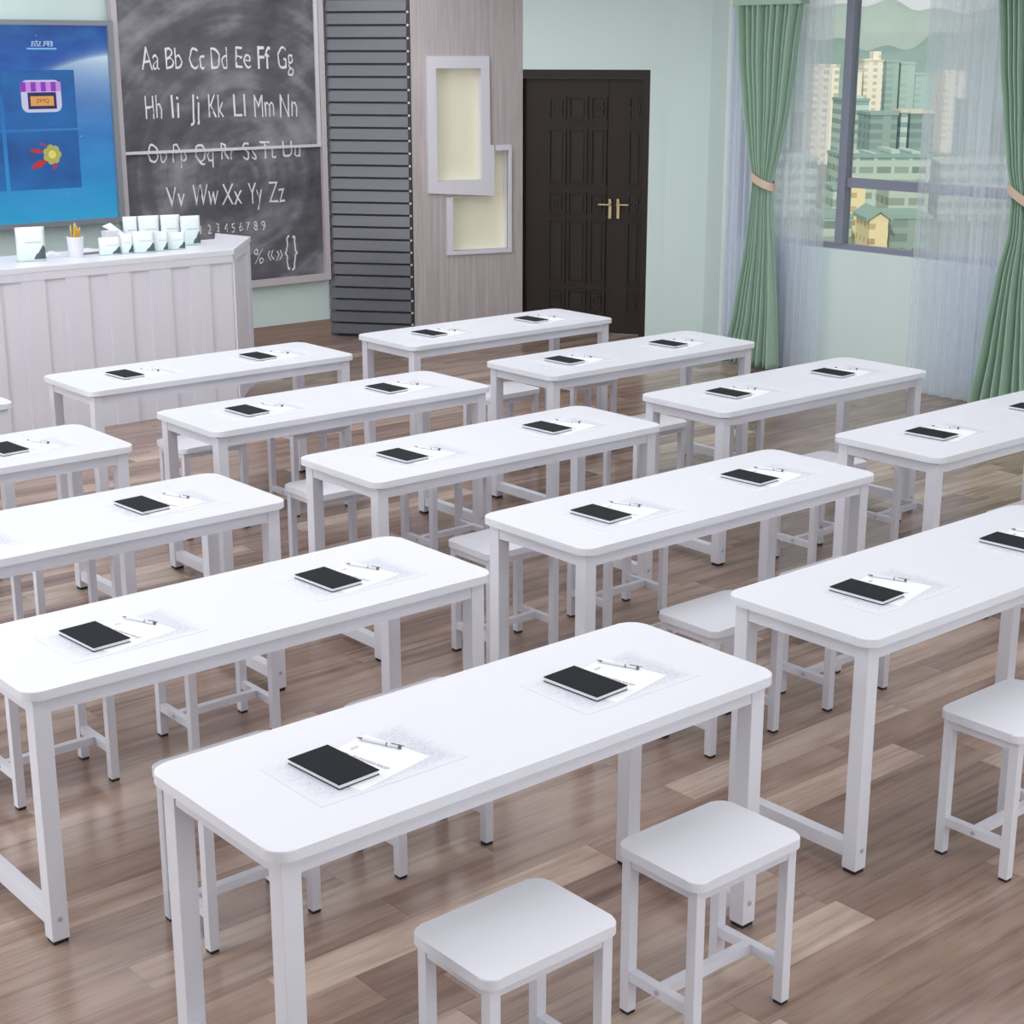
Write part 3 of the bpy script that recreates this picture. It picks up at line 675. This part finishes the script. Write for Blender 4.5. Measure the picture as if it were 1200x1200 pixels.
# ------------------------------------------------------------------ tables
TLX, TWY, TH = 1.574, .561, .75
def make_table():
    t = empty('classroom_table', (0, 0, 0))
    link('tabletop', prism(nb(), rrect(0, TLX, 0, TWY, .055), TH-.026, TH, .003), WHITE, t)
    ins, L_ = .028, .05
    x0, x1, y0, y1 = ins, TLX-ins, ins, TWY-ins
    bm = nb(); zt, zb = TH-.034, TH-.076
    box(bm, x0+L_, x1-L_, y0+.004, y0+.034, zb, zt); box(bm, x0+L_, x1-L_, y1-.034, y1-.004, zb, zt)
    box(bm, x0+.004, x0+.034, y0+L_, y1-L_, zb, zt); box(bm, x1-.034, x1-.004, y0+L_, y1-L_, zb, zt)
    link('apron', bm, WHITE_METAL, t)
    link('shadow_gap_rail', bx(x0+.008, x1-.008, y0+.008, y1-.008, TH-.0339, TH-.0262), mat('rail_shadow_grey', (196, 197, 205), .6), t)  # shadow line under the tabletop is put into this strip's grey
    for (xa, ya) in ((x0, y0), (x1-L_, y0), (x0, y1-L_), (x1-L_, y1-L_)):
        lg = link('leg', box(nb(), xa, xa+L_, ya, ya+L_, .012, zt, .002), WHITE_METAL, t)
        link('foot_cap', bx(xa+.004, xa+L_-.004, ya+.004, ya+L_-.004, 0, .0119), BLACKRUB, lg)
        f_ = ya-.0015 if ya == y0 else ya+L_+.0015
        link('bolt', cyl(nb(), (xa+L_/2, f_, .075), .007, .003, 'y', 12), BOLT, lg)
    for xa in (x0, x1-L_):
        link('stretcher', bx(xa+.006, xa+L_-.006, y0+L_, y1-L_, .045, .09), WHITE_METAL, t)
    return t
SLX, SWY, SH = .39, .285, .47
def make_stool():
    t = empty('stool', (0, 0, 0))
    link('seat', prism(nb(), rrect(0, SLX, 0, SWY, .038), SH-.026, SH, .004), WHITE, t)
    ins, L_ = .016, .03; x0, x1, y0, y1 = ins, SLX-ins, ins, SWY-ins; zt = SH-.0262; zb = zt-.03
    bm = nb(); box(bm, x0+L_, x1-L_, y0+.003, y0+.023, zb, zt); box(bm, x0+L_, x1-L_, y1-.023, y1-.003, zb, zt); box(bm, x0+.003, x0+.023, y0+L_, y1-L_, zb, zt); box(bm, x1-.023, x1-.003, y0+L_, y1-L_, zb, zt)
    link('seat_frame', bm, WHITE_METAL, t)
    for (xa, ya) in ((x0, y0), (x1-L_, y0), (x0, y1-L_), (x1-L_, y1-L_)):
        lg = link('leg', box(nb(), xa, xa+L_, ya, ya+L_, .009, zt, .0015), WHITE_METAL, t)
        link('foot_cap', bx(xa+.002, xa+L_-.002, ya+.002, ya+L_-.002, 0, .0089), BLACKRUB, lg)
    for xa in (x0+.003, x1-.027):
        link('stretcher', bx(xa, xa+.024, y0+L_, y1-L_, .098, .126), WHITE_METAL, t)
    link('cross_bar', bx(x0+.027, x1-.027, SWY/2-.013, SWY/2+.013, .1, .126), WHITE_METAL, t)
    for xa, s_ in ((x0+.0015, -1), (x1-.0015, 1)):
        link('bolt', cyl(nb(), (xa, SWY/2, .112), .0065, .003, 'x', 12), BOLT, t)
    return t
def make_print_sheet():
    return link('sketch_print_mat', prism(nb(), rrect(0, .415, 0, .262, .004, 2), 0, .0006), PRINT)
def make_sheet():
    return link('paper_sheet', prism(nb(), [(0, 0), (.235, 0), (.235, .205), (0, .205)], 0, .0006), PAPER)
def make_notebook():
    t = empty('notebook', (0, 0, 0))
    link('pages', bx(.002, .113, .002, .190, .0015, .0105), PAGES, t)
    bm = nb(); box(bm, 0, .116, 0, .193, .0106, .0125); box(bm, 0, .116, 0, .193, 0, .0014)
    link('cover', bm, NOTE, t); return t
def make_pen():
    t = empty('pen', (0, 0, 0))
    link('barrel', cyl(nb(), (.066, 0, .0045), .0043, .10, 'x', 12), PENM, t)
    bm = nb(); cyl(bm, (.008, 0, .0045), .0012, .016, 'x', 10, .0036); link('tip', bm, PEND, t)
    link('ring', cyl(nb(), (.084, 0, .0045), .0048, .003, 'x', 12), PEND, t)
    link('clip', bx(.095, .132, -.001, .001, .0092, .0105), PEND, t)
    link('cap_end', cyl(nb(), (.119, 0, .0045), .0046, .006, 'x', 12), PEND, t); return t

GX, DXs, SH_ = 1.564, 1.9497, -.0245
GY, DYs, SH2 = 2.5922, 1.1528, -.0095
ROWN = ['nearest row', 'second nearest row', 'middle row', 'second farthest row', 'farthest row']
COLN = ['left', 'middle', 'right']
spots = {(0, 0): 'nearest long white table at the bottom of the view, cut by no other table',
         (1, 0): 'long white table at the right edge, nearest row, two books on top',
         (0, 1): 'long white table at the left edge just behind the nearest one',
         (1, 1): 'long white table in the centre of the room, second row from the viewer',
         (2, 1): 'long white table at the far right edge below the right curtain',
         (0, 2): 'long white table at the left edge, middle row',
         (1, 2): 'long white table in the middle row, left of the centre aisle',
         (2, 2): 'long white table in front of the low wall under the window',
         (0, 3): 'long white table at left edge in the second farthest row',
         (1, 3): 'long white table in the second farthest row, left half of the view',
         (2, 3): 'long white table before the pier and left green curtain',
         (0, 4): 'long white table whose tip shows at the left edge before the podium',
         (1, 4): 'long white table standing right in front of the white podium',
         (2, 4): 'long white table standing right in front of the louvre and dark door'}
short = {(0, 0): 'the nearest table', (1, 0): 'the right edge table of the nearest row', (0, 1): 'the second row table at the left edge',
         (1, 1): 'the second row table in the centre', (2, 1): 'the table at the far right edge below the curtain', (0, 2): 'the middle row table at the left edge',
         (1, 2): 'the middle row table left of centre', (2, 2): 'the table before the low window wall', (0, 3): 'the second farthest table at the left edge',
         (1, 3): 'the second farthest table left of centre', (2, 3): 'the table before the pier and left curtain', (0, 4): 'the table tip at the left edge by the podium',
         (1, 4): 'the table in front of the podium', (2, 4): 'the table in front of louvre and dark door'}
def inview(x, y, z, mgn=0):
    v = Vector((x, y, z-CAM_H)); d = v.dot(FW)
    if d <= .1: return False
    px = 600+F_PX*v.dot(RT)/d; py = 600-F_PX*v.dot(UP)/d
    return -mgn < px < 1200+mgn and -mgn < py < 1200+mgn
ptab, pstool, pprint, psheet, pnote, ppen = make_table(), make_stool(), make_print_sheet(), make_sheet(), make_notebook(), make_pen()
used = {}
def inst(proto, loc, rz, label, cat, group):
    if proto.name not in used: used[proto.name] = 1; o_ = proto
    else: o_ = copy_tree(proto)
    o_.location = loc; o_.rotation_euler = (0, 0, rz); tag(o_, label, cat, group); return o_
Z = TH+.0002
# small placement corrections per table, measured on the photograph
ADJ = {(0, 2): (-.008, 0), (1, 3): (-.006, 0)}
for (c, r), lab in spots.items():
    ax, ay = ADJ.get((c, r), (0, 0))
    x = GX+c*DXs+r*SH_+ax; y = GY+r*DYs+c*SH2+ay
    inst(ptab, (x, y, 0), 0, lab, 'table', 'long white classroom tables')
    nm = short[(c, r)]
    for s_, sn in ((0, 'left'), (1, 'right')):
        ox = x+.316+s_*.632; oy = y-.302
        if any(inview(ox+a_, oy+b_2, z_) for a_ in (0, SLX/2, SLX) for b_2 in (0, SWY) for z_ in (0, .2, SH)):
            inst(pstool, (ox, oy, 0), 0, 'white stool, %s one at %s' % (sn, nm), 'stool', 'white stools along the tables')
        dx = .198+s_*.79
        if inview(x+dx+.4, y+.25, TH, 5) or inview(x+dx, y+.25, TH, 5):
            inst(pprint, (x+dx, y+.127, Z), 0, 'grey sketch print, %s half of %s' % (sn, nm), 'print', 'sketch prints under the books')
        if inview(x+dx+.14, y+.25, TH, 8):
            inst(psheet, (x+dx+.112, y+.135, Z+.0008), math.radians(12), 'white paper sheet, %s half of %s' % (sn, nm), 'paper', 'paper sheets on the tables')
            inst(ppen, (x+dx+.268, y+.374, Z+.0016), math.radians(-68), 'thin white pen, %s half of %s' % (sn, nm), 'pen', 'pens on the tables')
        if inview(x+dx+.08, y+.3, TH, 8) or inview(x+dx+.18, y+.2, TH, 8):
            inst(pnote, (x+dx+.077, y+.172, Z+.0016), math.radians(3.5), 'black notebook, %s half of %s' % (sn, nm), 'notebook', 'black notebooks on the tables')

# ------------------------------------------------------------------ window, sheers, curtains
t = empty('window_1', (XW, 6.9, WZ0)); struct(t, 'wide grey framed window looking over the city', 'window')
def lw(name, bm, material):
    bmesh.ops.translate(bm, verts=bm.verts, vec=(-XW, -6.9, -WZ0)); return link(name, bm, material, t)
FX0, FX1 = XW+.03, XW+.09
def wy(px, py): return on_plane(px, py, (FX0, 0, 0), (1, 0, 0)).y
def wz(px, py): return on_plane(px, py, (FX0, 0, 0), (1, 0, 0)).z
mA, mB = wy(980, 290), wy(988, 285)       # mullion beside the clear opening
bm = nb(); e = .001
box(bm, FX0, FX1, WY0+e, WY1-e, WZ0+e, wz(1082, 296)); box(bm, FX0, FX1, WY0+e, WY1-e, WZ1-.06, WZ1-e)
box(bm, FX0, FX1, WY0+e, WY0+.06, WZ0+.06, WZ1-.06); box(bm, FX0, FX1, WY1-.06, WY1-e, WZ0+.06, WZ1-.06)
lw('window_frame', bm, WINFRAME)
lw('mullion', bx(FX0-.015, FX1, mB, mA+.01, WZ0+.05, WZ1-.06), WINFRAME)
lw('mullion', bx(FX0, FX1, 5.93, 6.0, WZ0+.05, WZ1-.06), WINFRAME)
tz0, tz1 = wz(1030, 222.5), wz(1030, 211)
lw('transom', bx(FX0+.003, FX1-.003, 6.0, mB, tz0, tz1), WINFRAME)
for (a_, b_2, z0, z1) in ((WY0+.06, 5.93, WZ0+.05, WZ1-.06), (6.0, mB, WZ0+.05, tz0), (6.0, mB, tz1, WZ1-.06), (mA+.01, WY1-.06, WZ0+.05, WZ1-.06)):
    lw('pane', bx(FX0+.028, FX0+.032, a_, b_2, z0, z1), GLASS)
lw('sill', bx(XW-.0, XW+.03, WY0+e, WY1-e, WZ0-.0, WZ0+.012), mat('sill_pale', (222, 232, 232), .4))

def sheer(name, y_gather, y_free, xpl, label, ztop=3.0):
    bm = nb(); uvl = bm.loops.layers.uv.new('UVMap'); N, M = 260, 10; g_ = []
    for i in range(N+1):
        u = i/N; y_ = y_gather+(y_free-y_gather)*u
        amp = .022*(1-u*.8)
        x_ = xpl+amp*math.sin(u*PI*26)+.4*amp*math.sin(u*PI*61+1)
        g_.append([(bm.verts.new((x_, y_, .012+(ztop-.012)*j/M)), u, j/M) for j in range(M+1)])
    for i in range(N):
        for j in range(M):
            q_ = (g_[i][j], g_[i+1][j], g_[i+1][j+1], g_[i][j+1]); f = bm.faces.new([v[0] for v in q_])
            for lp, v in zip(f.loops, q_): lp[uvl].uv = (v[1], v[2])
    o_ = link(name, bm, SHEER, smooth=True); tag(o_, label, 'sheer curtain'); return o_
sheer('sheer_curtain', 8.63, 7.645, 9.50, 'bluish sheer string curtain behind the left green drape')
sheer('sheer_curtain', 5.55, 6.845, 9.50, 'bluish sheer string curtain left of the right green drape')

def drape(name, keys, xpl, label, tie, band, pleats=9):
    """keys: list of (z, yL, yR) from top to bottom; yL is the side nearer the corner"""
    t = empty(name, (xpl, (keys[-1][1]+keys[-1][2])/2, 0)); tag(t, label, 'curtain')
    oy = t.location.y
    bm = nb(); N, M = 150, 60; g_ = []
    z0, z1 = keys[-1][0], keys[0][0]
    def interp(z, k):
        for a_, b_2 in zip(keys, keys[1:]):
            if a_[0] >= z >= b_2[0]:
                f = (a_[0]-z)/(a_[0]-b_2[0]); f = f*f*(3-2*f)*.35+f*.65; return a_[k]+(b_2[k]-a_[k])*f
        return keys[-1][k]
    for j in range(M+1):
        z_ = z1+(z0-z1)*j/M; a_, b_2 = interp(z_, 1), interp(z_, 2); w = abs(b_2-a_); row = []
        amp = min(.055, max(.02, w*.11))
        for i in range(N+1):
            u = i/N; ph = u*pleats*2*PI+.5*math.sin(z_*1.3+u*5)
            s_ = math.sin(ph); x_ = -amp*(abs(s_)**.7*(1 if s_ > 0 else -1))-.3*amp*math.sin(ph*.37+1)
            y_ = a_+(b_2-a_)*u + .0*w*math.sin(ph*2)
            row.append(bm.verts.new((x_, y_-oy, z_)))
        g_.append(row)
    for j in range(M):
        for i in range(N): bm.faces.new((g_[j][i], g_[j+1][i], g_[j+1][i+1], g_[j][i+1]))
    cl = link('cloth', bm, GREEN, t, smooth=True); sm = cl.modifiers.new('s', 'SOLIDIFY'); sm.thickness = .003
    # tie band: a slanting loop round the gathered waist
    (ya, za), (yb, zb) = tie; bm = nb(); n_ = 24; c_ = (ya+yb)/2; hw = abs(yb-ya)/2+.012; hh = .03
    ring = []
    for i in range(n_):
        a_ = 2*PI*i/n_; y_ = c_+hw*math.cos(a_)*(1 if ya < yb else -1)*-1; x_ = -.055*math.sin(a_)
        f = (y_-ya)/(yb-ya); z_ = za+(zb-za)*f
        ring.append([bm.verts.new((x_*k2, (y_-c_)*k2+c_-oy, z_+dz)) for dz, k2 in ((-hh, 1), (hh, 1), (hh, 1.05), (-hh, 1.05))])
    for i in range(n_):
        a_, b_2 = ring[i], ring[(i+1) % n_]
        for k in range(4): bm.faces.new((a_[k], b_2[k], b_2[(k+1) % 4], a_[(k+1) % 4]))
    bmesh.ops.recalc_face_normals(bm, faces=bm.faces)
    tb = link('tie_band', bm, TIE, t, smooth=False); tb['label'] = 'beige tie band'
    ba, bb_ = band
    bm = nb(); box(bm, -.07, .03, min(ba, bb_)-oy, max(ba, bb_)-oy, 2.672, 3.0, .004); link('heading_band', bm, GREEN, t)
    return t
CX = 9.36
def cyz(px, py): P = on_plane(px, py, (CX, 0, 0), (1, 0, 0)); return P.y, P.z
def key(z_, pl, pr):   # pixel columns of the left and right outline at the height z
    def col(px):
        lo, hi = -200, 1400
        for _ in range(50):
            mid = (lo+hi)/2
            if cyz(px, mid)[1] > z_: lo = mid
            else: hi = mid
        return cyz(px, lo)[0]
    return (z_, col(pl), col(pr))
drape('green_curtain', [key(2.72, 869, 940), key(2.3, 871, 931), key(1.95, 875, 923), key(1.65, 879, 913), key(1.42, 883.5, 904), key(1.2, 880, 904), key(.9, 875, 906), key(.45, 864, 908), key(.02, 851, 908)], CX,
      'pleated green curtain tied back in front of the corner beside the pier', (cyz(883, 205), cyz(905, 219)), (cyz(866, 5)[0], cyz(946, 2)[0]))
k2 = [key(2.72, 1176, 1260), key(2.3, 1177, 1250), key(1.95, 1180, 1240), key(1.65, 1183, 1230), key(1.44, 1188, 1226), key(1.2, 1184, 1230), key(.9, 1171, 1240), key(.45, 1155, 1255), key(.02, 1137, 1275)]
drape('green_curtain', k2, CX, 'pleated green curtain tied back at the right edge of the view', (cyz(1184, 220), cyz(1226, 250)), (cyz(1172, 5)[0], cyz(1270, 2)[0]), 11)

# ------------------------------------------------------------------ city outside
GZ = -45.0
OUT = Vector((cy, sy, 0))
def at(px, D):       # ground point in the column px at forward distance D
    P = ray(px, 62); v = Vector((P.x, P.y, 0)); k = D/P.dot(FW); return v*k
def ztop(py, D): return CAM_H + ray(1040, py).z*D/ray(1040, py).dot(FW)
def tower(name, px0, px1, pytop, D, material, label, depth=18, cat='building', roof=None, group='city buildings outside', steps=()):
    A, B = at(px0, D), at(px1, D); zt = ztop(pytop, D); d = (B-A); w = d.length; ang = math.atan2(d.y, d.x)
    t = empty(name, (A.x, A.y, GZ), ang); tag(t, label, cat, group)
    link('block', bx(0, w, 0, depth, 0, zt-GZ), material, t)
    # parapet
    link('parapet', bx(-.3, w+.3, -.3, depth+.3, zt-GZ, zt-GZ+.9), roof or material, t)
    for (f0, f1, py) in steps:
        z2 = ztop(py, D)-GZ
        link('roof_block', bx(w*f0, w*f1, 2, depth-2, zt-GZ+.9, z2), material, t)
    return t
fw1 = make_facade('facade_white', (250, 240, 222), (196, 192, 178), 3.2, 4.5, .45, .5)  # distance haze is put into these pale, low-contrast facade colours
fw2 = make_facade('facade_teal', (200, 216, 206), (140, 164, 160), 3.3, 50, .97, .5)
fw3 = make_facade('facade_grey_teal', (172, 192, 186), (150, 174, 170), 3.2, 6, .6, .6)
fw4 = make_facade('facade_dark', (156, 174, 166), (128, 148, 143), 3.2, 7, .6, .6)
fw5 = make_facade('facade_low', (196, 208, 196), (120, 142, 136), 3.6, 5, .8, .5)
fw6 = make_facade('facade_cream', (248, 228, 180), (190, 160, 120), 3.3, 4, .35, .4)
fw7 = make_facade('facade_haze', (184, 206, 200), (170, 194, 188), 3.4, 7, .5, .5)
roofc = mat('roof_cream', (228, 214, 196), .8); rooft = mat('roof_teal', (150, 176, 166), .8)
tower('tower_block', 1014, 1036, 72, 800, fw1, 'tall white stepped tower block seen through the window', 14, roof=roofc, steps=((.5, .9, 60), (.1, .4, 69)))
tower('tower_block', 1001, 1012, 84, 790, fw1, 'lower white tower block hugging the tall white stepped one', 14, roof=roofc)
tower('tower_block', 1040, 1055, 73, 820, fw3, 'slim grey teal tower just right of the white tower', 22)
tower('tower_block', 1057, 1074, 75, 822, fw7, 'second grey teal tower right of the white tower', 22)
tower('tower_block', 1075, 1098, 88, 900, fw7, 'hazy pale tower block near the right sheer', 22)
tower('apartment_block', 992, 1022, 119, 560, fw2, 'teal banded apartment block left of the clear pane', 20, roof=rooft, steps=((.35, .8, 113),))
tower('apartment_block', 1025, 1057, 136, 540, fw4, 'wide dark teal apartment block below the white tower', 20, roof=rooft)
tower('apartment_block', 1061, 1069, 133, 540, fw2, 'narrow balcony apartment block beside the dark teal one', 12, roof=roofc)
tower('apartment_block', 1072, 1100, 134, 545, fw4, 'dark green apartment block at the right of the clear pane', 20, roof=roofc)
tower('low_block', 994, 1100, 187, 450, fw5, 'long low office block with pale columns above the transom', 22, roof=rooft, steps=((.09, .2, 178), (.34, .42, 182), (.56, .66, 178), (.8, .9, 180)))
tower('low_block', 1007, 1024, 219, 385, fw6, 'small cream house under the transom', 12, roof=roofc)
tower('low_block', 1052, 1100, 224, 392, fw5, 'low teal block right under the transom', 14, roof=rooft)
tower('low_block', 985, 999, 226, 388, fw5, 'low teal block left under the transom', 14, roof=rooft)
# yellow gabled house
def gable(px0, px1, pye, pyr, D, material, label, dep=14):
    A, B = at(px0, D), at(px1, D); d = B-A; w = d.length; ze = ztop(pye, D)-GZ; zr = ztop(pyr, D)-GZ
    t = empty('gabled_house', (A.x, A.y, GZ), math.atan2(d.y, d.x)); tag(t, label, 'house', 'city buildings outside')
    bm = nb(); pts = [(0, 0), (w, 0), (w, ze), (w/2, zr), (0, ze)]; poly_y(bm, pts, 0, dep); bmesh.ops.recalc_face_normals(bm, faces=bm.faces); link('house_walls', bm, material, t)
    bm = nb(); poly_y(bm, [(-.8, ze-.5), (w/2, zr+.1), (w/2, zr+.8), (-.8, ze+.2)], -.8, dep+.8); poly_y(bm, [(w+.8, ze-.5), (w+.8, ze+.2), (w/2, zr+.8), (w/2, zr+.1)], -.8, dep+.8); bmesh.ops.recalc_face_normals(bm, faces=bm.faces); link('roof', bm, rooft, t)
gable(1031, 1054, 262, 254, 345, fw6, 'yellow gabled house at the bottom of the clear pane')
tower('low_block', 1055, 1105, 262, 352, fw4, 'large dark roofed block right of the yellow house', 16, roof=rooft)
tower('low_block', 975, 1010, 262, 372, fw5, 'low green grey block left of the yellow house', 16, roof=rooft)
# blocks seen blurred through the sheers
for px0, px1, py, D, mm, lb in ((905, 930, 95, 800, fw7, 'hazy tower behind the left sheer, left of the other one'), (955, 985, 78, 700, fw1, 'pale tower behind the left sheer close to the mullion'), (870, 965, 190, 470, fw5, 'long low block behind the left sheer'),
                               (1110, 1135, 85, 780, fw1, 'pale tower behind the right sheer'), (1140, 1168, 120, 620, fw3, 'teal tower behind the right sheer by the drape'), (1112, 1230, 195, 460, fw5, 'long low block behind the right sheer')):
    tower('distant_block', px0, px1, py, D, mm, lb, 20)
# ground, trees, hills
A = at(1040, 400)
o = link('city_ground', bx(60, 2400, -900, 2600, GZ-2, GZ), mat('city_ground_green', (128, 138, 112), .9, noise=.25, nscale=(.05, .05, .05))); tag(o, kind='structure'); o['label'] = 'green and brown ground of the city far below'; o['category'] = 'ground'
TREEM = mat('tree_foliage', (92, 112, 84), .9, noise=.3, nscale=(.6, .6, .6)); TRUNK = mat('tree_trunk', (84, 70, 56), .9)
def tree_mesh():
    t = empty('city_tree', (0, 0, 0)); bm = nb()
    for k in range(9):
        a = k*2.4; r_ = 2.2+.5*math.sin(k*3.1); c_ = Vector((2.4*math.cos(a)*(k > 0), 2.4*math.sin(a)*(k > 0), 7+1.7*math.sin(k*1.7)))
        bmesh.ops.create_icosphere(bm, subdivisions=2, radius=r_, matrix=Matrix.Translation(c_))
    for v in bm.verts: v.co += Vector((math.sin(v.co.y*3), math.sin(v.co.z*3+1), math.sin(v.co.x*3+2)))*.25
    link('crown', bm, TREEM, t); link('trunk', cyl(nb(), (0, 0, 2.8), .4, 5.6, 'z', 10, .25), TRUNK, t); return t
ptree = tree_mesh()
for r_, (D, n_, off) in enumerate(((338, 6, 0), (326, 5, 12))):
    for k in range(n_):
        P = at(980+off+k*24, D)
        inst(ptree, (P.x, P.y, GZ), k*.7+r_, 'dark green tree among the houses below the window', 'tree', 'trees below the window').scale = (.45, .45, .55+.2*((k*3+r_) % 3))
def hill(name, D, base, prof, material, label, thick=500):
    bm = nb(); prev = None; n_ = 160
    def h(px):
        for (a_, ya), (b_2, yb) in zip(prof, prof[1:]):
            if a_ <= px <= b_2:
                f = (px-a_)/(b_2-a_); f = f*f*(3-2*f); return ya+(yb-ya)*f
        return prof[-1][1]
    rows_ = []
    for i in range(n_+1):
        px = prof[0][0]+(prof[-1][0]-prof[0][0])*i/n_; y_ = h(px)+.8*math.sin(px*.09)
        row = []
        for f, hh in ((-.35, 0), (-.2, .5), (-.08, .88), (0, 1), (.12, .8), (.35, 0)):
            P = at(px, D); zt = ztop(y_, D); P = P*(1+f*thick/D*2); row.append(bm.verts.new((P.x, P.y, GZ+(zt-GZ)*hh+3*hh*math.sin(px*.11+f*20))))
        rows_.append(row)
    for a_, b_2 in zip(rows_, rows_[1:]):
        for k in range(5): bm.faces.new((a_[k], b_2[k], b_2[k+1], a_[k+1]))
    bmesh.ops.recalc_face_normals(bm, faces=bm.faces)
    o_ = link(name, bm, material, smooth=True); tag(o_, label, 'hill', kind='structure')
HILLA = mat('hazy_hill_far', (174, 186, 178), .95, noise=.05, nscale=(.01, .01, .01)); HILLB = mat('hazy_hill_near', (146, 168, 158), .95, noise=.08, nscale=(.02, .02, .02))  # hill colours paled and greyed so the haze lies in the paint
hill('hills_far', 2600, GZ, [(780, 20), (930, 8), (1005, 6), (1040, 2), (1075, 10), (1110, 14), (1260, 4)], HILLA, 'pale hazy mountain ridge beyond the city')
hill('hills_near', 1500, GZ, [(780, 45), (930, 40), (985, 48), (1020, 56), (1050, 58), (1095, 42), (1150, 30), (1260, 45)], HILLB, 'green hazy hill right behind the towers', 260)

# ------------------------------------------------------------------ light
w = bpy.data.worlds.new('world'); scene.world = w; w.use_nodes = True
bg = w.node_tree.nodes['Background']; bg.inputs[0].default_value = lin((226, 228, 226)); bg.inputs[1].default_value = .78
def sun(name, direction, energy, ang, col=(1, 1, 1)):
    l = bpy.data.lights.new(name, 'SUN'); l.energy = energy; l.angle = ang; l.color = col; o_ = bpy.data.objects.new(name, l); COL.objects.link(o_)
    o_.rotation_euler = Vector(direction).to_track_quat('-Z', 'Y').to_euler()
sun('sun', (.75, .5, -.45), 1.5, .05, (1, .95, .86))
def area(name, loc, sx, sz, power, rot=(0, 0, 0), col=(1, 1, 1)):
    l = bpy.data.lights.new(name, 'AREA'); l.shape = 'RECTANGLE'; l.size = sx; l.size_y = sz; l.energy = power; l.color = col
    o_ = bpy.data.objects.new(name, l); COL.objects.link(o_); o_.location = loc; o_.rotation_euler = rot
for i, xx in enumerate((1.0, 4.0, 7.0)):
    for j, yy in enumerate((1.0, 4.2, 7.4, 10.0)):
        area('ceiling_lamp', (xx, yy, CEIL-.06), 2.2, 2.2, (14, 19.5, 22, 24)[j], col=(.97, .98, 1))
# added fill lamps without windows, lighting upright faces from rear and left walls
def aim(name, loc, d, sx, sz, power, col):
    l = bpy.data.lights.new(name, 'AREA'); l.shape = 'RECTANGLE'; l.size = sx; l.size_y = sz; l.energy = power; l.color = col
    o_ = bpy.data.objects.new(name, l); COL.objects.link(o_); o_.location = loc; o_.rotation_euler = Vector(d).to_track_quat('-Z', 'Z').to_euler()
aim('rear_fill_light', (3.6, YR+.1, 1.7), (0, 1, 0), 9, 2.4, 75, (.95, .97, 1))
aim('left_fill_light', (XL+.1, 6.5, 1.7), (1, 0, 0), 9, 2.4, 330, (.95, .97, 1))

vs_ = scene.view_settings; vs_.view_transform = 'Standard'; vs_.look = 'None'; vs_.gamma = 1; vs_.use_curve_mapping = False; vs_.exposure = 0.38
